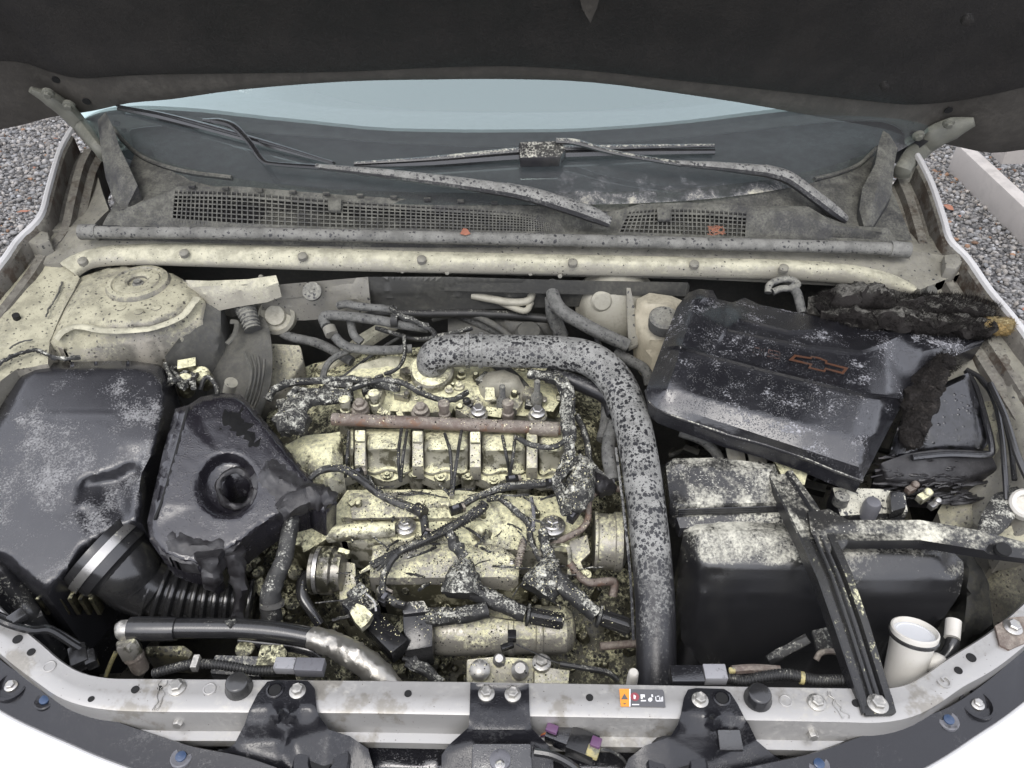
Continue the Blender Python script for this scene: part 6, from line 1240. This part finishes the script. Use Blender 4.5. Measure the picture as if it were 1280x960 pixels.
mk('bolt', bolt(W(1097, 880, .758), .0085), 'zinc', hf)
mk('cross_rail', relief([(1010, 640, .80), (1036, 636, .803), (1060, 650, .805), (1150, 650, .805), (1220, 662, .80), (1290, 680, .79), (1296, 700, .782), (1230, 692, .788), (1160, 680, .794), (1060, 680, .796), (1046, 692, .795), (1030, 690, .795), (1014, 665, .80)], [[(1040, 658, .8045), (1150, 658, .8045), (1220, 669, .8005), (1290, 686, .791)], [(1044, 666, .8005), (1150, 666, .8005), (1230, 679, .795)], [(1046, 676, .801), (1150, 675, .801), (1230, 688, .794)]], .010, 5, 0), 'frame_powder', hf)
mk('slot', lathe(W(1254, 687, .797), (0, -.2, 1), [(.010, -.004), (.010, .0025)], 16), 'hole_black', hf)
# battery terminal area above the rail
t = thing('battery_terminal', 'powdery battery post and terminal block behind the cross rail', 'terminal', W(1075, 630, .74))
mk('block', prism(L([(1040, 608, .775), (1100, 610, .775), (1132, 616, .772), (1136, 640, .76), (1050, 645, .76)]), .04), 'black_powder', t, bevel=.004)
mk('post', lathe(W(1089, 634, .775), (0, 0, 1), [(.012, -.02), (.0125, .004), (.010, .012), (.008, .013)], 18), 'plastic_grey', t)
mk('nut', lathe(W(1052, 622, .778), (0, 0, 1), [(.011, -.012), (.011, .004), (.008, .006)], 18), 'cap_grey', t)
mk('cap', prism(L([(1112, 612, .785), (1130, 614, .785), (1134, 634, .775), (1114, 640, .775)]), .02), 'black_clean', t, bevel=.005)
mk('yellow_bracket', prism(L([(966, 573, .79), (984, 568, .79), (1010, 590, .785), (1006, 606, .78), (982, 604, .78)]), .006), 'cream_dirty', None, bevel=.0015, label='powdery yellow bracket corner under the loose engine cover', cat='bracket')
gs = []
for i in range(60):
    x, y = rng.uniform(836, 1080), rng.uniform(540, 620); z = .74 + rng.uniform(-.06, .0); s = rng.uniform(.008, .02)
    gs.append(box(W(x, y, z), (s * 2.4, s, s), rng.uniform(0, 3), rng.uniform(-.4, .4)) if rng.random() < .5 else tube([W(x, y, z), W(x + rng.uniform(-30, 30), y + rng.uniform(-10, 20), z), W(x + rng.uniform(-40, 40), y + rng.uniform(0, 30), z - .02)], s * .3, 8, 4))
mk('hidden_fittings', join(*gs), 'dark_gap', None, bevel=.001, kind='stuff', label='dark fittings in the gap below the loose engine cover', cat='fittings')
for (x, lb) in ((918, 'dusty grey strap below the engine cover left corner'), (944, 'dusty grey strap beside the powdery yellow bracket')):
    mk('strap', tube(L([(x - 2, 545, .79), (x, 560, .785), (x + 4, 580, .77)]), [.012, .014, .014], 10, 4, flat=.3), 'body_grey', None, label=lb, cat='strap')
# coolant tank/black tray behind the filler
mk('wing_tray', relief([(1180, 690, .70), (1216, 690, .70), (1236, 730, .68), (1240, 780, .66), (1190, 820, .62), (1130, 845, .60), (1150, 800, .62), (1200, 750, .66)], [[(1210, 720, .70), (1205, 790, .66)]], .1, 7, 2, .004, 40), 'dark_gap', None, label='scorched inner wing tray beside the washer filler', cat='tray')

# ================================================================ WASHER FILLER NECK, LOOMS AT RIGHT
grime('lid_white', (.62, .63, .64), .35, amt=0, film=0, wear=.02, bump=.05)
wf = thing('washer_filler', 'white plastic washer filler neck standing by the tie bar right end', 'filler neck', W(1130, 850, .66))
a = W(1144, 787, .765); b = W(1126, 858, .685); ax = (a - b).normalized(); ln = (a - b).length
nk = mk('neck', lathe(b, ax, [(.022, -.05), (.023, 0), (.0245, ln * .4), (.026, ln * .80), (.0285, ln * .86), (.0285, ln), (.0265, ln + .001), (.0255, ln - .003), (.0248, ln - .006), (.0235, ln - .007), (.010, ln - .0065)], 40), 'plastic_white', wf)
mk('inner_lid', lathe(b + ax * (ln - .0075), ax, [(.0246, 0), (.0246, .002), (.021, .0028), (.020, .0018)], 36), 'lid_white', wf)
mk('seal_ring', lathe(b + ax * (ln * .90), ax, [(.0278, -.003), (.0302, -.002), (.0302, .002), (.0278, .003)], 40, caps=False), 'rubber', wf)
mk('spout', tube([b + ax * ln * .45 + Vector((.012, -.004, 0)), b + ax * ln * .48 + Vector((.033, -.006, .006)), b + ax * ln * .45 + Vector((.038, -.006, 0))], [.010, .011, .008], 14, 4), 'plastic_white', wf)
t = thing('washer_hose', 'black washer hose with pale clip beside the white filler neck', 'hose', W(1188, 820, .68))
mk('tube', tube(L([(1166, 832, .70), (1182, 820, .712), (1190, 806, .722), (1192, 788, .728)]), .0085, 12, 6), 'rubber', t)
mk('clip', tube(L([(1190, 798, .728), (1192, 776, .734)]), .0098, 14, 1), 'plastic_white', t)
t = thing('wiring_loom', 'black taped loom with grey plug behind the bar right of the pipe', 'wiring loom', W(960, 850, .71), 'looms behind the tie bar')
mk('conduit', tube(L([(905, 846, .735), (930, 851, .735), (955, 846, .738), (985, 843, .74), (1020, 850, .738), (1050, 850, .738), (1075, 852, .735)]), .0068, 10, 8, ribs=(.004, .0006)), 'loom', t)
mk('conduit', tube(L([(905, 850, .725), (940, 852, .73), (965, 849, .733)]), .005, 9, 6), 'loom', t)
cbox('plug', W(893, 843, .74), (.028, .020, .016), 0, 'connector_grey', t); cbox('plug', W(858, 846, .74), (.040, .022, .018), 0, 'black_wet', t); cbox('lock', W(915, 838, .745), (.008, .006, .006), 0, 'yellow', t)
mk('tape', tube(L([(1000, 847, .74), (1005, 848, .74)]), .008, 10, 1), 'yellow', t)
mk('wire', tube(L([(915, 838, .73), (940, 836, .728), (975, 838, .728)]), .006, 8, 4), 'rust', t)
t = thing('grab_bracket', 'dusty steel clip plate between hold-down frame and loom', 'clip', W(1035, 820, .69))
mk('plate', prism(L([(1015, 788, .72), (1042, 782, .72), (1056, 800, .715), (1056, 815, .70), (1022, 814, .70)]), .006), 'ash', t, bevel=.001)
mk('loop', tube(L([(1020, 825, .70), (1026, 816, .705), (1040, 814, .705), (1052, 818, .702)]), .004, 8, 5), 'rust_bolt', t)
mk('lead', tube(L([(960, 826, .69), (985, 812, .70), (1010, 798, .715)]), .007, 9, 5, jit=.002), 'loom_ash', None, label='ashy lead rising to the dusty clip plate', cat='lead')
mk('rusty_tab', relief([(1244, 782, .757), (1262, 772, .757), (1284, 770, .757), (1288, 800, .755), (1262, 812, .755), (1250, 806, .755)], [], .004, 6, 0), 'rust', None, label='rusty tab with a bolt on the bar right end', cat='tab')
mk('tab_bolt', bolt(W(1266, 784, .758), .008), 'steel', None, label='steel bolt on the rusty tab', cat='bolt')

# ================================================================ CAKED CRUMBS AND ASH FLAKES lying on the engine
bpy.context.view_layer.update(); dg = bpy.context.evaluated_depsgraph_get()
def crumbs(name, lab, mat, n, region, size, seed, flat=.5):
    rg = random.Random(seed); V, Fc = [], []
    names = {'engine', 'wiring_harness', 'ignition_lead', 'coil_box', 'ignition_coil', 'battery', 'fuse_cover', 'hold_down_frame', 'battery_terminal', 'fitting_cluster'}
    for k in range(n):
        (x0, y0, x1, y1) = region[rg.randrange(len(region))]
        tgt = W(rg.uniform(x0, x1), rg.uniform(y0, y1), .72)
        ok, p, nr, fi, ob, mx_ = S.ray_cast(dg, Vector((tgt.x, tgt.y, .935)), Vector((0, 0, -1)), distance=.42)
        rt = ob.parent.parent if ob and ob.parent and ob.parent.parent else (ob.parent if ob and ob.parent else ob)
        if not ok or nr.z < .35 or rt.name.split('.')[0] not in names: continue
        if noise.noise(p * 22) < rg.uniform(-.45, .35): continue
        s = size * (.35 + 1.3 * rg.random() ** 3); k0 = len(V); a_ = rg.uniform(0, 6.28)
        x, y, z = frame(nr)
        for (an, r_, h) in ((0, 1, .1), (1.3, .8, .2), (2.6, 1.1, .1), (3.9, .75, .25), (5.2, .95, .1)):
            r2 = s * r_ * rg.uniform(.7, 1.3); V.append(p + x * (r2 * math.cos(a_ + an)) + y * (r2 * math.sin(a_ + an)) + z * (s * h * flat))
        V.append(p + z * (s * flat * rg.uniform(.7, 1.3)))
        Fc += [(k0 + i, k0 + (i + 1) % 5, k0 + 5) for i in range(5)]
    return mk(name, (V, Fc), mat, None, kind='stuff', label=lab, cat=mat_cat[mat], flat=True)
mat_cat = {'powder': 'powder', 'char': 'ash flakes', 'powder_grey': 'dust'}
grime('powder', (.82, .77, .50), .95, amt=0, film=0, wear=.0, bump=.2, spec=.1); grime('powder_grey', (.50, .49, .43), .95, amt=0, film=0, wear=0, bump=.2, spec=.1)
ER = [(345, 440, 770, 850), (420, 520, 740, 700), (420, 600, 740, 760)]
crumbs('powder_crumbs', 'caked pale yellow powder crumbs scattered over the engine', 'powder', 15000, ER, .0007, 21)
crumbs('ash_flakes', 'black burnt flakes scattered over the engine', 'char', 16000, ER, .0010, 22)
crumbs('dust_crumbs', 'pale dust crumbs scattered over battery and hold-down frame', 'powder_grey', 6000, [(832, 570, 1280, 720), (832, 570, 1000, 660), (1000, 630, 1280, 700)], .0007, 23)
